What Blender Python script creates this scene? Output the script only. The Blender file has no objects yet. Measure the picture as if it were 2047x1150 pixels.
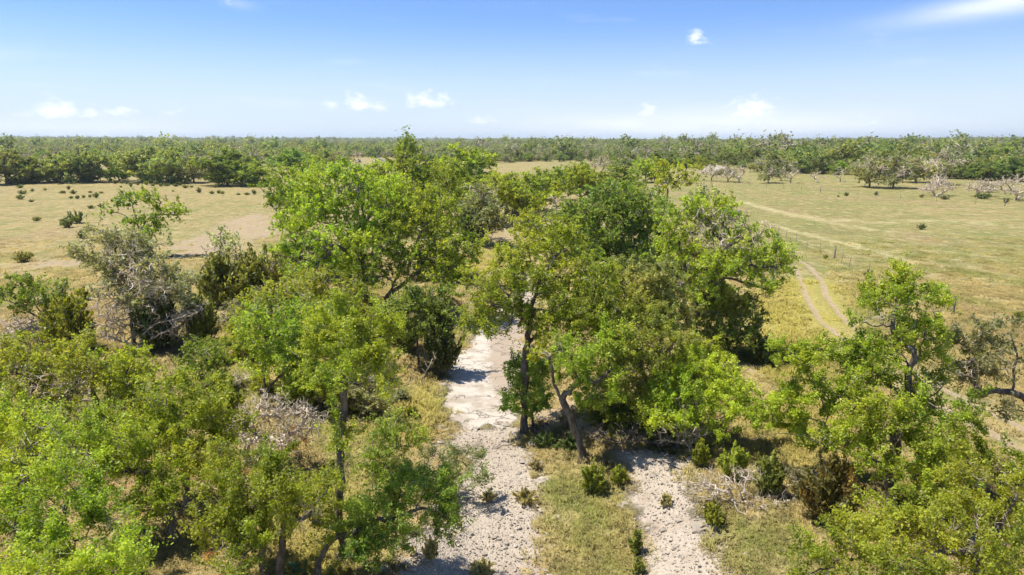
import bpy, math
import numpy as np

# ------------------------------------------------------------------ camera, sky, sun
scene = bpy.context.scene
COL = scene.collection
cam_d = bpy.data.cameras.new('camera'); cam = bpy.data.objects.new('camera', cam_d)
COL.objects.link(cam); scene.camera = cam
cam_d.sensor_width = 36.0; cam_d.lens = 24.0; cam_d.clip_end = 20000.0; cam_d.clip_start = 0.1
cam.location = (0, 0, 12.0)
cam.rotation_euler = (math.radians(90 - 12.195), 0, 0)

SUN_EL, SUN_AZ = math.radians(65), math.radians(-78)      # azimuth from +Y towards +X
sdir = (math.cos(SUN_EL) * math.sin(SUN_AZ), math.cos(SUN_EL) * math.cos(SUN_AZ), math.sin(SUN_EL))
sun_d = bpy.data.lights.new('sun', 'SUN'); sun = bpy.data.objects.new('sun', sun_d); COL.objects.link(sun)
sun_d.energy = 2.5; sun_d.angle = math.radians(0.53); sun_d.color = (1.0, 0.955, 0.88)
from mathutils import Vector
sun.rotation_euler = Vector(sdir).to_track_quat('Z', 'Y').to_euler()

world = bpy.data.worlds.new('World'); scene.world = world; world.use_nodes = True
def build_world():
    nt = world.node_tree; N = nt.nodes; L = nt.links; N.clear()
    out = N.new('ShaderNodeOutputWorld'); bg = N.new('ShaderNodeBackground')
    sky = N.new('ShaderNodeTexSky'); sky.sky_type = 'NISHITA'; sky.sun_disc = False
    sky.sun_elevation = SUN_EL; sky.sun_rotation = SUN_AZ
    sky.altitude = 600; sky.air_density = 1.0; sky.dust_density = 0.2; sky.ozone_density = 3.0
    hs = N.new('ShaderNodeHueSaturation'); hs.inputs['Saturation'].default_value = SKY_SAT
    hs.inputs['Value'].default_value = SKY_VAL
    tn = N.new('ShaderNodeMix'); tn.data_type = 'RGBA'; tn.blend_type = 'MULTIPLY'; tn.inputs['Factor'].default_value = 1.0; tn.inputs['B'].default_value = SKY_TINT
    L.new(sky.outputs[0], tn.inputs['A']); L.new(tn.outputs['Result'], hs.inputs['Color'])
    tc = N.new('ShaderNodeTexCoord'); sp = N.new('ShaderNodeSeparateXYZ'); L.new(tc.outputs['Generated'], sp.inputs[0])
    def M(op, a, b=None, c=None):
        n = N.new('ShaderNodeMath'); n.operation = op
        for i, q in enumerate((a, b, c)):
            if q is None: continue
            if isinstance(q, (int, float)): n.inputs[i].default_value = q
            else: L.new(q, n.inputs[i])
        return n.outputs[0]
    az = M('ARCTAN2', sp.outputs[0], sp.outputs[1]); el = M('ARCSINE', sp.outputs[2])
    cv = N.new('ShaderNodeCombineXYZ'); L.new(M('MULTIPLY', az, 1.0), cv.inputs[0]); L.new(M('MULTIPLY', el, 1.7), cv.inputs[1])
    nz = N.new('ShaderNodeTexNoise'); nz.inputs['Scale'].default_value = 58; nz.inputs['Detail'].default_value = 6; nz.inputs['Roughness'].default_value = 0.58
    L.new(cv.outputs[0], nz.inputs['Vector'])
    nz2 = N.new('ShaderNodeTexNoise'); nz2.inputs['Scale'].default_value = 7; nz2.inputs['Detail'].default_value = 5
    cv2 = N.new('ShaderNodeCombineXYZ'); L.new(az, cv2.inputs[0]); L.new(M('MULTIPLY', el, 5.0), cv2.inputs[1]); L.new(cv2.outputs[0], nz2.inputs['Vector'])
    tot = None
    for (a, e, ra, re, amp) in CLOUDS:
        da = M('DIVIDE', M('SUBTRACT', az, a), ra * 1.3)
        de0 = M('SUBTRACT', el, e)
        up = M('DIVIDE', M('MAXIMUM', de0, 0.0), re * 1.2); dn = M('DIVIDE', M('MINIMUM', de0, 0.0), re * 0.6)
        d2 = M('ADD', M('MULTIPLY', da, da), M('ADD', M('MULTIPLY', up, up), M('MULTIPLY', dn, dn)))
        g = M('MULTIPLY', M('EXPONENT', M('MULTIPLY', d2, -1.0)), amp)
        tot = g if tot is None else M('MAXIMUM', tot, g)
    den = M('ADD', tot, M('MULTIPLY', M('SUBTRACT', nz.outputs[0], 0.5), 2.1))
    mr = N.new('ShaderNodeMapRange'); mr.interpolation_type = 'SMOOTHSTEP'
    mr.inputs['From Min'].default_value = 0.30; mr.inputs['From Max'].default_value = 1.35
    L.new(den, mr.inputs['Value'])
    wisp = None
    for (a, e, ra, re, amp, tilt) in WISPS:
        da = M('DIVIDE', M('SUBTRACT', az, a), ra); de = M('DIVIDE', M('SUBTRACT', M('SUBTRACT', el, e), M('MULTIPLY', M('SUBTRACT', az, a), tilt)), re)
        g = M('MULTIPLY', M('EXPONENT', M('MULTIPLY', M('ADD', M('MULTIPLY', da, da), M('MULTIPLY', de, de)), -1.0)), M('MULTIPLY', nz2.outputs[0], amp))
        wisp = g if wisp is None else M('MAXIMUM', wisp, g)
    gate = M('MINIMUM', M('MULTIPLY', tot, 3.0), 1.0)
    puff = M('MULTIPLY', mr.outputs[0], gate)
    # thin veil low over the whole horizon
    lo = N.new('ShaderNodeMapRange'); lo.inputs['From Min'].default_value = 0.172; lo.inputs['From Max'].default_value = 0.0; lo.interpolation_type = 'SMOOTHSTEP'
    L.new(el, lo.inputs['Value'])
    veil = M('MULTIPLY', lo.outputs[0], M('ADD', M('MULTIPLY', nz2.outputs[0], 0.2), 0.82))
    hi = N.new('ShaderNodeMapRange'); hi.interpolation_type = 'SMOOTHSTEP'
    hi.inputs['From Min'].default_value = 0.56; hi.inputs['From Max'].default_value = 0.9
    L.new(nz2.outputs[0], hi.inputs['Value'])
    vm = N.new('ShaderNodeMix'); vm.data_type = 'RGBA'; L.new(M('MINIMUM', veil, 0.95), vm.inputs['Factor']); L.new(hs.outputs[0], vm.inputs['A'])
    vm.inputs['B'].default_value = VEIL_RGB
    cover = M('MINIMUM', M('MAXIMUM', M('MAXIMUM', puff, wisp), M('MULTIPLY', hi.outputs[0], 0.25)), 0.78)
    mx = N.new('ShaderNodeMix'); mx.data_type = 'RGBA'
    L.new(cover, mx.inputs['Factor']); L.new(vm.outputs['Result'], mx.inputs['A'])
    mx.inputs['B'].default_value = CLOUD_RGB
    L.new(mx.outputs['Result'], bg.inputs[0]); bg.inputs[1].default_value = SKY_STR
    L.new(bg.outputs[0], out.inputs[0])
VEIL_RGB = (4.05, 4.6, 5.15, 1); SKY_TINT = (0.52, 0.63, 0.86, 1)
SKY_STR = 0.067; SKY_SAT = 1.0; SKY_VAL = 1.0
CLOUD_RGB = (6.0, 6.15, 6.4, 1)
CLOUDS = [(-0.576,0.030,0.020,0.017,1.05),(-0.600,0.028,0.022,0.007,.75),(-0.535,0.029,0.024,0.011,.85),(-0.50,0.033,0.014,0.010,.7),(-0.452,0.034,0.014,0.008,.6),(-0.252,0.046,0.010,0.010,.85),(-0.214,0.048,0.018,0.015,1.0),(-0.190,0.044,0.022,0.009,.85),
          (-0.125,0.052,0.018,0.014,1.05),(-0.105,0.051,0.020,0.012,.95),(-0.045,0.026,0.022,0.009,.85),(0.249,0.134,0.013,0.013,.8),(0.258,0.128,0.016,0.008,.7),(0.187,0.037,0.014,0.016,.9),(0.20,0.026,0.03,0.011,.75),(0.327,0.034,0.030,0.024,1.05),(0.35,0.022,0.04,0.013,.85),
          (0.26,0.020,0.06,0.012,.75),(0.461,0.021,0.026,0.012,.85),(-0.367,0.167,0.016,0.007,.6),(0.10,0.008,0.10,0.006,.7),(-0.54,0.006,0.10,0.006,.7)]
WISPS = [(0.60, 0.150, 0.10, 0.012, 1.3, 0.06), (0.27, 0.018, 0.22, 0.020, 1.5, 0.0), (-0.36, 0.170, 0.02, 0.006, 0.3, -0.1), (-0.55, 0.012, 0.16, 0.012, 0.9, 0.0)]
build_world()

vs = scene.view_settings
vs.view_transform = 'Standard'; vs.look = 'None'; vs.exposure = 1.57; vs.gamma = 1.0; vs.use_curve_mapping = False
scene.cycles.use_denoising = True
scene.cycles.max_bounces = 8; scene.cycles.diffuse_bounces = 5; scene.cycles.transmission_bounces = 5
scene.cycles.glossy_bounces = 1; scene.cycles.use_adaptive_sampling = True; scene.cycles.adaptive_threshold = 0.02
scene.cycles.transparent_max_bounces = 4

# ------------------------------------------------------------------ layout in metres (x right, y ahead, z up)
CREEK = [(1.63,15.22),(1.61,18.33),(1.0,22.03),(-0.48,25.91),(-1.42,31.22),(-1.86,38.02),(-0.83,46.84),(0.7,56.45),(2.55,66.5),(-0.85,84.65),(0.5,105.22),(4.67,123.84),(2.9,150.22),(22.9,210.22)]
GRAVEL = [[(-3.58,17.11),(-3.41,18.73),(-2.37,20.36),(-2.22,23.36),(-1.89,25.47),(-2.55,27.32),(-2.96,29.43),(0.38,29.43),(0.56,26.83),(1.32,25.04),(1.12,22.72),(1.29,20.76),(1.31,18.33),(1.13,15.4),(-3.45,14.39)],[(3.89,25.75),(5.58,25.61),(6.65,24.2),(6.52,21.9),(6.34,20.31),(6.41,18.88),(6.73,17.13),(6.53,14.39),(3.47,15.4),(4.02,18.27),(4.18,20.49),(4.32,22.28),(4.16,24.15)],[(-1.77,48.28),(0.97,48.28),(4.07,62.94),(4.03,70.82),(1.85,67.94),(-0.97,54.72)]]
SLAB = [[(-3.01,29.43),(-3.57,33.22),(-3.6,38.97),(-2.84,42.03),(-2.25,48.28),(0.62,49.76),(1.26,43.09),(0.78,35.42),(0.29,32.53),(0.15,30.13),(-0.42,28.55),(-1.13,29.89),(-1.76,28.45),(-2.52,29.66)]]
DIRT = [[(0.38,29.43),(0.96,33.85),(4.25,31.02),(5.06,28.58),(3.68,26.5),(1.22,27.32)],[(-18.26,31.7),(-19.26,35.09),(-18.86,37.1),(-17.58,35.09),(-17.2,32.05)],[(-4.2,27.64),(-3.37,30.01),(-2.51,26.83),(-2.6,22.6),(-3.81,24.8)],[(-3.79,29.24),(-4.26,35.45),(-4.17,40.87),(-3.54,38.97),(-3.57,33.22),(-3.01,29.43)],[(-17.19,45.08),(-16.28,51.09),(-11.66,51.07),(-10.74,43.79),(-14.6,41.39)],[(-40.71,79.37),(-42.71,96.22),(-41.3,116.66),(-29.19,88.28),(-31.63,70.59),(-36.61,69.05)],[(-4.06,86.62),(-1.89,109.71),(2.99,111.56),(2.05,88.04)],[(-19.12,26.97),(-18.27,29.16),(-15.31,26.97),(-15.51,25.06),(-17.3,25.06)],[(-11.33,20.89),(-10.88,23.0),(-9.69,21.22),(-10.33,19.82)],[(-3.58,17.11),(-3.63,19.11),(-2.08,20.77),(-2.39,22.32),(-3.14,21.25),(-4.46,19.39)],[(12.32,35.09),(13.7,35.94),(13.64,34.28),(12.32,33.5)],[(-49.43,64.84),(-47.93,69.1),(-40.76,69.14),(-38.62,66.23),(-43.82,63.65),(-46.73,61.16)],[(-45.31,102.22),(-44.48,120.75),(-35.81,105.28),(-37.6,90.57)],[(-4.99,45.96),(-2.85,60.0),(-1.85,56.48),(-3.4,43.15)]]
YELLOW = [[(-5.2,84.4),(1.73,88.24),(1.72,62.93),(-0.86,48.28),(-4.11,58.83)],[(17.15,51.04),(24.38,60.87),(28.72,58.5),(22.5,42.51),(15.14,31.7),(11.92,34.68)],[(-6.32,26.47),(-6.48,31.74),(-4.42,34.97),(-3.62,30.58),(-4.68,26.6)],[(-6.54,17.11),(-6.93,20.27),(-5.84,22.62),(-4.84,18.32),(-4.6,15.08),(-6.12,15.08)],[(10.19,28.58),(14.56,30.38),(13.4,25.06),(11.13,22.62),(9.44,25.06)]]
GREEN = [[(0.97,16.15),(1.29,20.76),(1.29,24.22),(2.58,25.68),(4.02,24.49),(4.24,22.32),(4.18,20.49),(3.61,16.15)],[(6.56,19.41),(8.9,20.58),(9.46,18.84),(7.8,15.08),(6.31,15.14)],[(-17.56,35.51),(-16.18,38.24),(-10.94,30.38),(-12.77,26.97)]]
TREES = [
  {'n': 'oak_tree','at': (-11.37,14.6,0.0),'label': 'large bright green oak filling the bottom left corner','cat': 'tree','lobes': [(-1.95,2.68,4.46,1.04,0.52),(-0.4,2.16,4.4,0.81,0.46),(-0.56,0.99,4.13,1.02,0.54),(1.04,0.39,4.05,0.81,0.52),(-0.55,0.31,3.43,0.76,0.57),(0.98,-0.38,3.45,0.97,0.55),(2.13,-0.6,3.33,0.6,0.48),(0.75,-1.14,3.06,0.95,0.5),(2.29,-1.66,3.16,0.86,0.46),(3.27,-2.02,3.35,0.39,0.31)],'dead': [(-1.53,1.62,3.96,0.66,0.27),(2.51,-1.62,3.38,0.46,0.25),(-0.39,1.7,4.2,0.53,0.24),(0.53,-0.73,3.42,0.43,0.19),(2.36,-0.59,3.45,0.31,0.19)],'trunk': [],'limbs': [],'r': 0.26,'dens': 0.95,'col': 'oak','seed': 1},
  {'n': 'oak_tree','at': (-18.93,24.84,0.0),'label': 'broad oak with pale twigs through its crown at the left edge,behind the corner oak','cat': 'tree','lobes': [(-1.06,1.67,3.36,1.33,0.61),(1.02,1.03,3.63,1.2,0.6),(1.79,0.97,3.17,0.8,0.56),(0.34,0.41,2.85,1.38,0.67),(0.04,-0.63,2.44,0.86,0.65),(1.31,-0.02,2.2,1.08,0.59),(0.52,-1.23,1.5,0.95,0.57)],'dead': [(1.34,0.07,2.87,0.97,0.47),(2.13,-0.44,2.06,0.66,0.35),(-0.24,0.48,3.24,0.71,0.35),(0.85,-0.82,1.92,0.65,0.34)],'trunk': [],'limbs': [],'r': 0.24,'dens': 0.8,'col': 'oak','seed': 2},
  {'n': 'oak_tree','at': (-18.93,29.04,-0.0),'label': 'low oak with two pale trunks left of the bare pink soil patch','cat': 'tree','lobes': [(0.43,-0.25,1.85,1.07,0.58),(1.49,0.22,1.76,1.0,0.59),(2.38,0.2,1.53,0.55,0.5),(-0.36,0.23,2.23,0.68,0.45),(1.67,-0.02,1.13,0.91,0.41)],'dead': [(-0.47,-0.48,0.72,0.54,0.36)],'trunk': [(0.11,0.0,0.53),(0.06,0.0,1.12)],'limbs': [],'r': 0.21,'dens': 1.0,'col': 'oak','seed': 3},
  {'n': 'oak_tree','at': (-10.88,20.73,0.0),'label': 'dense light green oak in front of the small dark tree,short dark trunk showing below','cat': 'tree','lobes': [(-0.46,0.31,3.69,0.99,0.5),(0.67,0.13,3.5,0.91,0.56),(0.05,-0.21,3.04,0.98,0.62),(0.95,0.23,2.59,0.74,0.61),(-1.07,0.35,2.8,0.76,0.51),(0.99,-0.67,2.31,0.85,0.56),(-0.04,-0.54,2.16,0.79,0.49),(1.43,-0.24,2.19,0.42,0.5)],'dead': [],'trunk': [(0.07,0.0,0.73),(0.26,0.0,1.63)],'limbs': [],'r': 0.2,'dens': 0.95,'col': 'bright','seed': 4},
  {'n': 'oak_tree','at': (-10.36,18.78,0.0),'label': 'oak with many bare grey twigs and a dark sagging limb,lower left','cat': 'tree','lobes': [(-2.13,0.77,3.3,0.75,0.41),(-1.09,0.49,3.01,0.78,0.47),(-2.53,0.14,3.1,0.67,0.4),(-1.18,-0.25,2.65,0.79,0.49),(-0.22,-0.19,2.3,0.61,0.46),(-0.37,-0.35,1.49,0.7,0.34),(-0.73,-0.56,1.29,0.46,0.28)],'dead': [(-1.97,0.16,2.93,1.08,0.31),(-1.02,0.31,2.77,0.78,0.25),(-0.6,-0.17,1.64,0.78,0.22)],'trunk': [(0.03,0.0,0.54),(-0.01,0.0,1.21)],'limbs': [[(-0.01,0.0,1.21),(-0.61,0.0,0.96),(-0.99,-0.5,1.21)]],'r': 0.2,'dens': 1.0,'col': 'oak','seed': 5},
  {'n': 'oak_tree','at': (-14.96,31.56,-0.0),'label': 'small dull green tree standing alone beside the bare pink soil patch','cat': 'tree','lobes': [(-0.09,0.37,1.77,0.88,0.54),(-0.66,0.27,1.24,0.59,0.49),(0.68,-0.29,1.31,0.58,0.48),(0.0,-0.18,1.01,0.73,0.34)],'dead': [],'trunk': [(0.04,0.0,0.7)],'limbs': [],'r': 0.11,'dens': 1.0,'col': 'dark','seed': 6},
  {'n': 'oak_tree','at': (-11.59,30.06,-0.0),'label': 'forked oak with slanting second stem,behind the bleached dead tangle','cat': 'tree','lobes': [(0.5,0.29,2.71,0.98,0.84),(0.12,-0.03,3.76,0.68,0.59),(1.58,-0.55,2.74,0.73,0.77),(0.92,0.31,3.79,0.83,0.55),(0.18,-0.23,2.16,0.6,0.55),(1.92,0.04,3.74,0.69,0.5)],'dead': [(1.0,-0.06,3.25,0.6,0.14)],'trunk': [(0.04,0.0,0.86),(0.21,0.0,2.08)],'limbs': [[(0.01,0.0,0.49),(0.54,0.0,0.99),(1.22,0.0,1.72)]],'r': 0.14,'dens': 1.0,'col': 'oak','seed': 7},
  {'n': 'oak_tree','at': (-10.61,35.26,-0.0),'label': 'slim small oak with straight dark stem in the grassy clearing','cat': 'tree','lobes': [(0.11,0.07,2.17,0.97,0.64),(-0.48,0.18,2.7,0.7,0.48),(0.87,0.13,2.57,0.81,0.54),(0.49,-0.1,1.8,0.7,0.38)],'dead': [],'trunk': [(0.03,0.0,0.93),(0.13,0.0,1.63)],'limbs': [],'r': 0.12,'dens': 1.0,'col': 'dark','seed': 8},
  {'n': 'oak_tree','at': (-4.92,17.87,0.0),'label': 'tall thin-trunked oak left of the creek,crown high above a long bare stem','cat': 'tree','lobes': [(0.15,0.98,6.91,0.71,0.37),(0.92,0.69,6.76,0.62,0.4),(-0.08,0.13,6.5,0.61,0.47),(0.67,0.13,6.28,0.66,0.47),(1.35,0.15,6.35,0.5,0.41),(0.43,-0.44,5.76,0.6,0.41),(1.12,-0.19,5.67,0.5,0.39),(0.31,-0.68,4.78,0.3,0.41),(0.56,-1.32,4.22,0.29,0.27),(1.5,0.6,6.72,0.34,0.37)],'dead': [(0.52,-0.29,5.49,0.49,0.36)],'trunk': [(-0.07,0.0,1.1),(0.03,0.0,2.68),(0.06,0.0,3.9),(0.26,0.0,4.94),(0.32,0.0,5.67)],'limbs': [[(-0.08,0.3,2.36),(0.19,0.6,3.08),(0.33,0.9,3.81),(0.64,1.2,4.47)]],'r': 0.2,'dens': 1.0,'col': 'oak','seed': 9},
  {'n': 'dead_tree','at': (-9.91,23.58,0.0),'label': 'bleached dead tree,a tangle of pale bare branches with rust brown leaves','cat': 'dead tree','lobes': [],'dead': [(0.17,0.23,2.0,0.85,0.68),(1.08,0.55,1.97,0.96,0.65),(2.01,0.18,1.53,0.88,0.65),(1.16,-0.32,1.45,1.03,0.56),(-0.13,-0.09,1.35,0.76,0.45),(2.47,0.05,2.18,0.67,0.45),(1.69,-0.61,1.2,0.82,0.41)],'trunk': [(0.02,0.0,0.71),(0.22,0.0,1.61)],'limbs': [[(0.22,0.0,1.61),(0.65,0.0,2.39),(0.85,0.0,2.98)]],'r': 0.2,'dens': 2.4,'col': 'dead','seed': 10,'rust': [(2.14,-0.34,1.07,0.49,0.38),(1.81,-0.06,1.53,0.26,0.19)]},
  {'n': 'oak_tree','at': (-6.79,16.5,0.0),'label': 'dense dark oak with white dead twigs on its face,bottom left of the twin trunks','cat': 'tree','lobes': [(-1.28,1.17,2.86,0.73,0.41),(-0.35,1.0,3.1,0.66,0.4),(-1.19,0.55,2.51,0.63,0.49),(-0.34,0.48,2.62,0.65,0.48),(-1.04,-0.2,2.2,0.45,0.47),(-0.49,0.03,1.92,0.65,0.57),(0.2,-0.77,1.84,0.41,0.55),(-1.08,-0.53,1.68,0.42,0.47),(-0.36,-1.02,1.71,0.54,0.41)],'dead': [(-0.41,0.3,2.5,0.51,0.31),(-0.84,-0.8,1.57,0.41,0.19)],'trunk': [(0.08,0.0,0.89),(0.04,0.0,1.79)],'limbs': [],'r': 0.18,'dens': 0.9,'col': 'oak','seed': 11,'rust': [(-0.95,-0.85,1.6,0.17,0.14),(-0.51,0.84,3.03,0.13,0.1)]},
  {'n': 'oak_tree','at': (-6.34,16.35,0.0),'label': 'oak with a straight dark trunk and hanging tan bare twigs,bottom left','cat': 'tree','lobes': [(0.64,0.11,3.2,0.68,0.38),(1.32,-0.0,2.97,0.49,0.41),(0.21,0.15,2.88,0.5,0.36),(1.07,-0.18,2.42,0.52,0.47),(0.54,-0.15,2.41,0.41,0.33)],'dead': [(0.93,-0.31,2.71,0.52,0.46)],'trunk': [(0.17,0.0,1.29),(0.27,0.0,1.88),(0.44,0.0,2.61)],'limbs': [],'r': 0.17,'dens': 1.0,'col': 'oak','seed': 12},
  {'n': 'oak_tree','at': (-5.41,16.71,0.0),'label': 'oak with a bent trunk leaning right,dark rounded crown over the gravel edge','cat': 'tree','lobes': [(1.07,-0.19,1.7,0.51,0.43),(1.44,0.62,1.74,0.68,0.44),(2.1,0.97,2.0,0.74,0.42),(2.93,0.63,2.42,0.73,0.38),(3.44,0.34,2.05,0.49,0.43),(2.74,0.41,1.86,0.64,0.35),(1.79,0.19,1.46,0.64,0.38),(1.38,-0.41,1.47,0.51,0.31),(3.79,0.2,1.76,0.23,0.29)],'dead': [(2.36,0.1,1.52,0.52,0.23)],'trunk': [(0.1,0.0,0.74),(0.27,0.0,1.28),(0.58,0.0,1.44),(1.02,0.0,1.5)],'limbs': [[(1.02,0.0,1.5),(1.79,0.3,1.77),(2.73,0.5,1.96)]],'r': 0.16,'dens': 1.2,'col': 'dark','seed': 13},
  {'n': 'oak_shrub','at': (-2.76,22.72,-0.55),'label': 'low sprawling grey-green shrub spreading over the creek gravel','cat': 'shrub','lobes': [(0.09,-0.06,1.22,0.52,0.37),(0.8,0.05,1.35,0.56,0.3),(1.35,-0.08,1.13,0.56,0.26),(0.62,-0.05,0.62,0.64,0.26),(1.62,-0.18,0.59,0.56,0.15),(0.16,-0.03,0.41,0.38,0.19)],'dead': [],'trunk': [],'limbs': [],'r': 0.05,'dens': 0.6,'col': 'grey','seed': 14},
  {'n': 'oak_shrub','at': (-4.6,23.28,-0.04),'label': 'loose olive shrub on the grassy bank left of the pale slab','cat': 'shrub','lobes': [(-0.54,0.22,1.29,0.64,0.42),(0.35,-0.1,1.54,0.67,0.41),(0.97,-0.08,1.14,0.49,0.34),(-0.05,-0.04,0.82,0.76,0.38),(-0.57,-0.22,0.71,0.53,0.26)],'dead': [(0.28,0.38,1.72,0.57,0.26)],'trunk': [],'limbs': [],'r': 0.07,'dens': 0.7,'col': 'olive','seed': 15},
  {'n': 'oak_tree','at': (-5.24,36.7,-0.55),'label': 'small dark tree with a thin pale stem on the left creek bank','cat': 'tree','lobes': [(0.09,0.54,3.79,1.01,0.67),(-0.99,0.22,3.43,0.84,0.61),(1.24,0.31,3.7,0.89,0.61),(-0.16,0.15,2.73,1.12,0.61),(1.31,-0.59,2.93,0.77,0.55),(-0.89,-0.57,2.64,0.6,0.44)],'dead': [],'trunk': [(0.0,0.0,1.03),(-0.16,0.0,2.05)],'limbs': [],'r': 0.11,'dens': 0.9,'col': 'dark','seed': 16},
  {'n': 'oak_tree','at': (-10.76,49.12,-0.02),'label': 'biggest oak left of centre,upright grey trunk and pale bare limbs reaching left','cat': 'tree','lobes': [(-1.27,0.6,9.02,1.82,1.09),(-3.99,2.35,7.99,1.74,1.13),(0.05,2.89,8.7,1.68,1.15),(-2.82,1.78,6.18,1.88,1.2),(-0.26,0.33,6.34,1.6,1.17),(-4.61,0.18,5.63,1.31,0.95),(1.95,0.46,7.78,1.6,1.17),(-4.77,-0.85,3.97,1.29,0.93),(-2.79,-1.54,3.9,1.41,0.92),(-1.18,-0.77,4.32,1.43,0.93),(0.7,-1.21,4.39,1.28,0.92),(-3.27,-2.62,2.5,1.25,0.9)],'dead': [(-3.39,0.76,4.45,1.7,0.89),(-4.34,-0.06,3.1,1.61,0.8),(-0.92,0.5,8.31,0.95,0.51)],'trunk': [(0.03,0.0,1.59),(-0.14,0.0,3.46),(-0.18,0.0,4.93)],'limbs': [[(-0.14,0.0,3.46),(-1.13,-1.0,4.35),(-2.59,-2.0,5.22),(-4.1,-2.6,5.82)]],'r': 0.3,'dens': 1.0,'col': 'oak','seed': 17},
  {'n': 'oak_tree','at': (-9.87,48.19,-0.02),'label': 'oak with a thick slanting trunk leaning right over the yellow grass','cat': 'tree','lobes': [(2.53,0.38,3.55,1.66,1.01),(4.51,-0.97,4.85,1.61,1.05),(5.84,-0.39,3.68,1.28,1.0),(3.69,0.29,6.09,1.57,1.0),(1.52,0.32,5.37,1.43,1.0),(5.58,-1.65,2.49,1.04,0.7),(6.52,0.24,4.66,1.0,0.79),(2.89,1.28,7.78,1.46,1.09),(4.76,0.52,7.14,1.29,0.93),(0.58,-0.87,3.05,0.99,0.71)],'dead': [],'trunk': [(0.88,0.0,1.04),(2.17,0.0,1.97),(3.21,0.0,2.89)],'limbs': [[(0.88,0.0,1.04),(1.79,0.3,2.65),(2.34,0.6,4.24)]],'r': 0.28,'dens': 1.0,'col': 'oak','seed': 18},
  {'n': 'oak_tree','at': (-18.62,60.59,-0.03),'label': 'slender tree at the left field edge,its thin stem bare below a loose crown','cat': 'tree','lobes': [(-0.92,1.59,8.51,1.83,1.1),(-1.8,0.47,6.81,1.26,0.99),(0.48,-0.43,6.88,1.59,1.06),(1.0,0.35,8.36,1.25,0.89),(-1.01,-0.94,5.18,0.7,1.14),(-2.11,-0.7,6.25,0.62,0.53)],'dead': [],'trunk': [(-0.03,0.0,2.38),(-0.15,0.0,4.63)],'limbs': [],'r': 0.14,'dens': 1.0,'col': 'dark','seed': 19},
  {'n': 'oak_tree','at': (-9.58,60.64,-0.04),'label': 'dark oak with ivy-thick upright limbs rising behind the big oak','cat': 'tree','lobes': [(0.54,1.61,10.29,0.91,1.28),(-0.35,0.67,8.78,1.35,1.17),(1.63,0.73,8.34,1.53,1.26),(3.77,-0.48,9.06,1.32,1.06),(2.37,-0.21,6.87,1.51,1.16),(-1.45,-0.53,9.06,1.06,1.23),(-1.28,-0.72,6.91,1.06,1.06)],'dead': [],'trunk': [(0.66,0.0,2.38),(1.85,0.0,4.63),(2.56,0.0,6.41)],'limbs': [[(2.56,0.0,6.41),(1.51,0.0,8.6),(0.78,0.0,10.55)],[(2.56,0.0,6.41),(3.7,0.0,8.17),(4.7,0.0,9.9)]],'r': 0.26,'dens': 1.0,'col': 'dark','seed': 20},
  {'n': 'oak_tree','at': (-39.5,71.59,-0.05),'label': 'lone open-crowned tree in the left pasture','cat': 'tree','lobes': [(-0.9,1.16,5.82,1.5,1.07),(1.41,0.2,6.32,1.48,0.74),(2.54,0.46,5.88,0.74,0.64),(3.57,0.21,4.6,1.48,0.74),(4.5,-0.15,4.27,0.74,0.74),(-2.92,0.11,4.77,0.79,0.48),(-0.15,-0.36,3.87,1.26,0.84),(1.88,-0.85,3.41,1.36,0.73),(2.16,-0.6,2.33,1.26,0.63),(3.8,0.42,5.26,0.64,0.42)],'dead': [],'trunk': [(0.04,0.0,1.71),(0.32,0.0,2.78)],'limbs': [[(0.32,0.0,2.78),(1.55,0.0,4.36),(3.66,0.0,4.46)],[(0.32,0.0,2.78),(-0.02,0.0,4.36),(-0.26,0.0,5.92)]],'r': 0.2,'dens': 0.9,'col': 'dark','seed': 21},
  {'n': 'oak_tree','at': (-22.18,38.63,-0.0),'label': 'large grey half-dead oak with thin pale foliage at the left field edge','cat': 'tree','lobes': [(-1.09,1.32,6.09,1.24,0.71),(-1.62,0.27,5.22,0.93,0.52),(0.01,1.3,5.34,1.19,0.71),(1.44,0.35,4.47,1.16,0.76),(-0.45,0.32,4.33,1.28,0.81),(2.26,0.24,3.45,1.17,0.76),(1.2,-0.55,3.33,1.26,0.74),(3.75,-0.43,3.6,0.75,0.63)],'dead': [(-0.3,-0.01,5.27,1.26,0.8),(1.59,-1.09,4.32,1.4,0.95),(0.32,-0.25,2.07,1.74,1.16),(2.46,-0.33,2.69,1.44,0.87),(-0.95,0.17,3.17,0.87,0.87)],'trunk': [(-0.09,0.0,1.71),(0.32,0.0,3.21)],'limbs': [],'r': 0.2,'dens': 0.85,'col': 'pale','seed': 22},
  {'n': 'oak_tree','at': (-26.51,55.66,-0.03),'label': 'nearly bare leaning tree with a tuft of pale leaves beside the left pasture','cat': 'tree','lobes': [(2.73,0.65,3.69,0.92,0.67),(3.76,-0.15,3.27,0.74,0.49),(2.47,-0.03,3.17,0.58,0.5)],'dead': [(2.64,-0.52,2.83,1.23,0.66),(4.02,0.13,2.72,0.91,0.41),(1.46,-0.16,2.77,0.66,0.66)],'trunk': [(0.54,0.0,1.27),(1.35,0.0,2.33),(1.94,0.0,2.96)],'limbs': [[(0.33,0.0,0.43),(1.45,0.0,1.27),(2.76,0.0,1.91),(4.43,0.0,2.12)]],'r': 0.13,'dens': 0.5,'col': 'pale','seed': 23},
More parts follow.
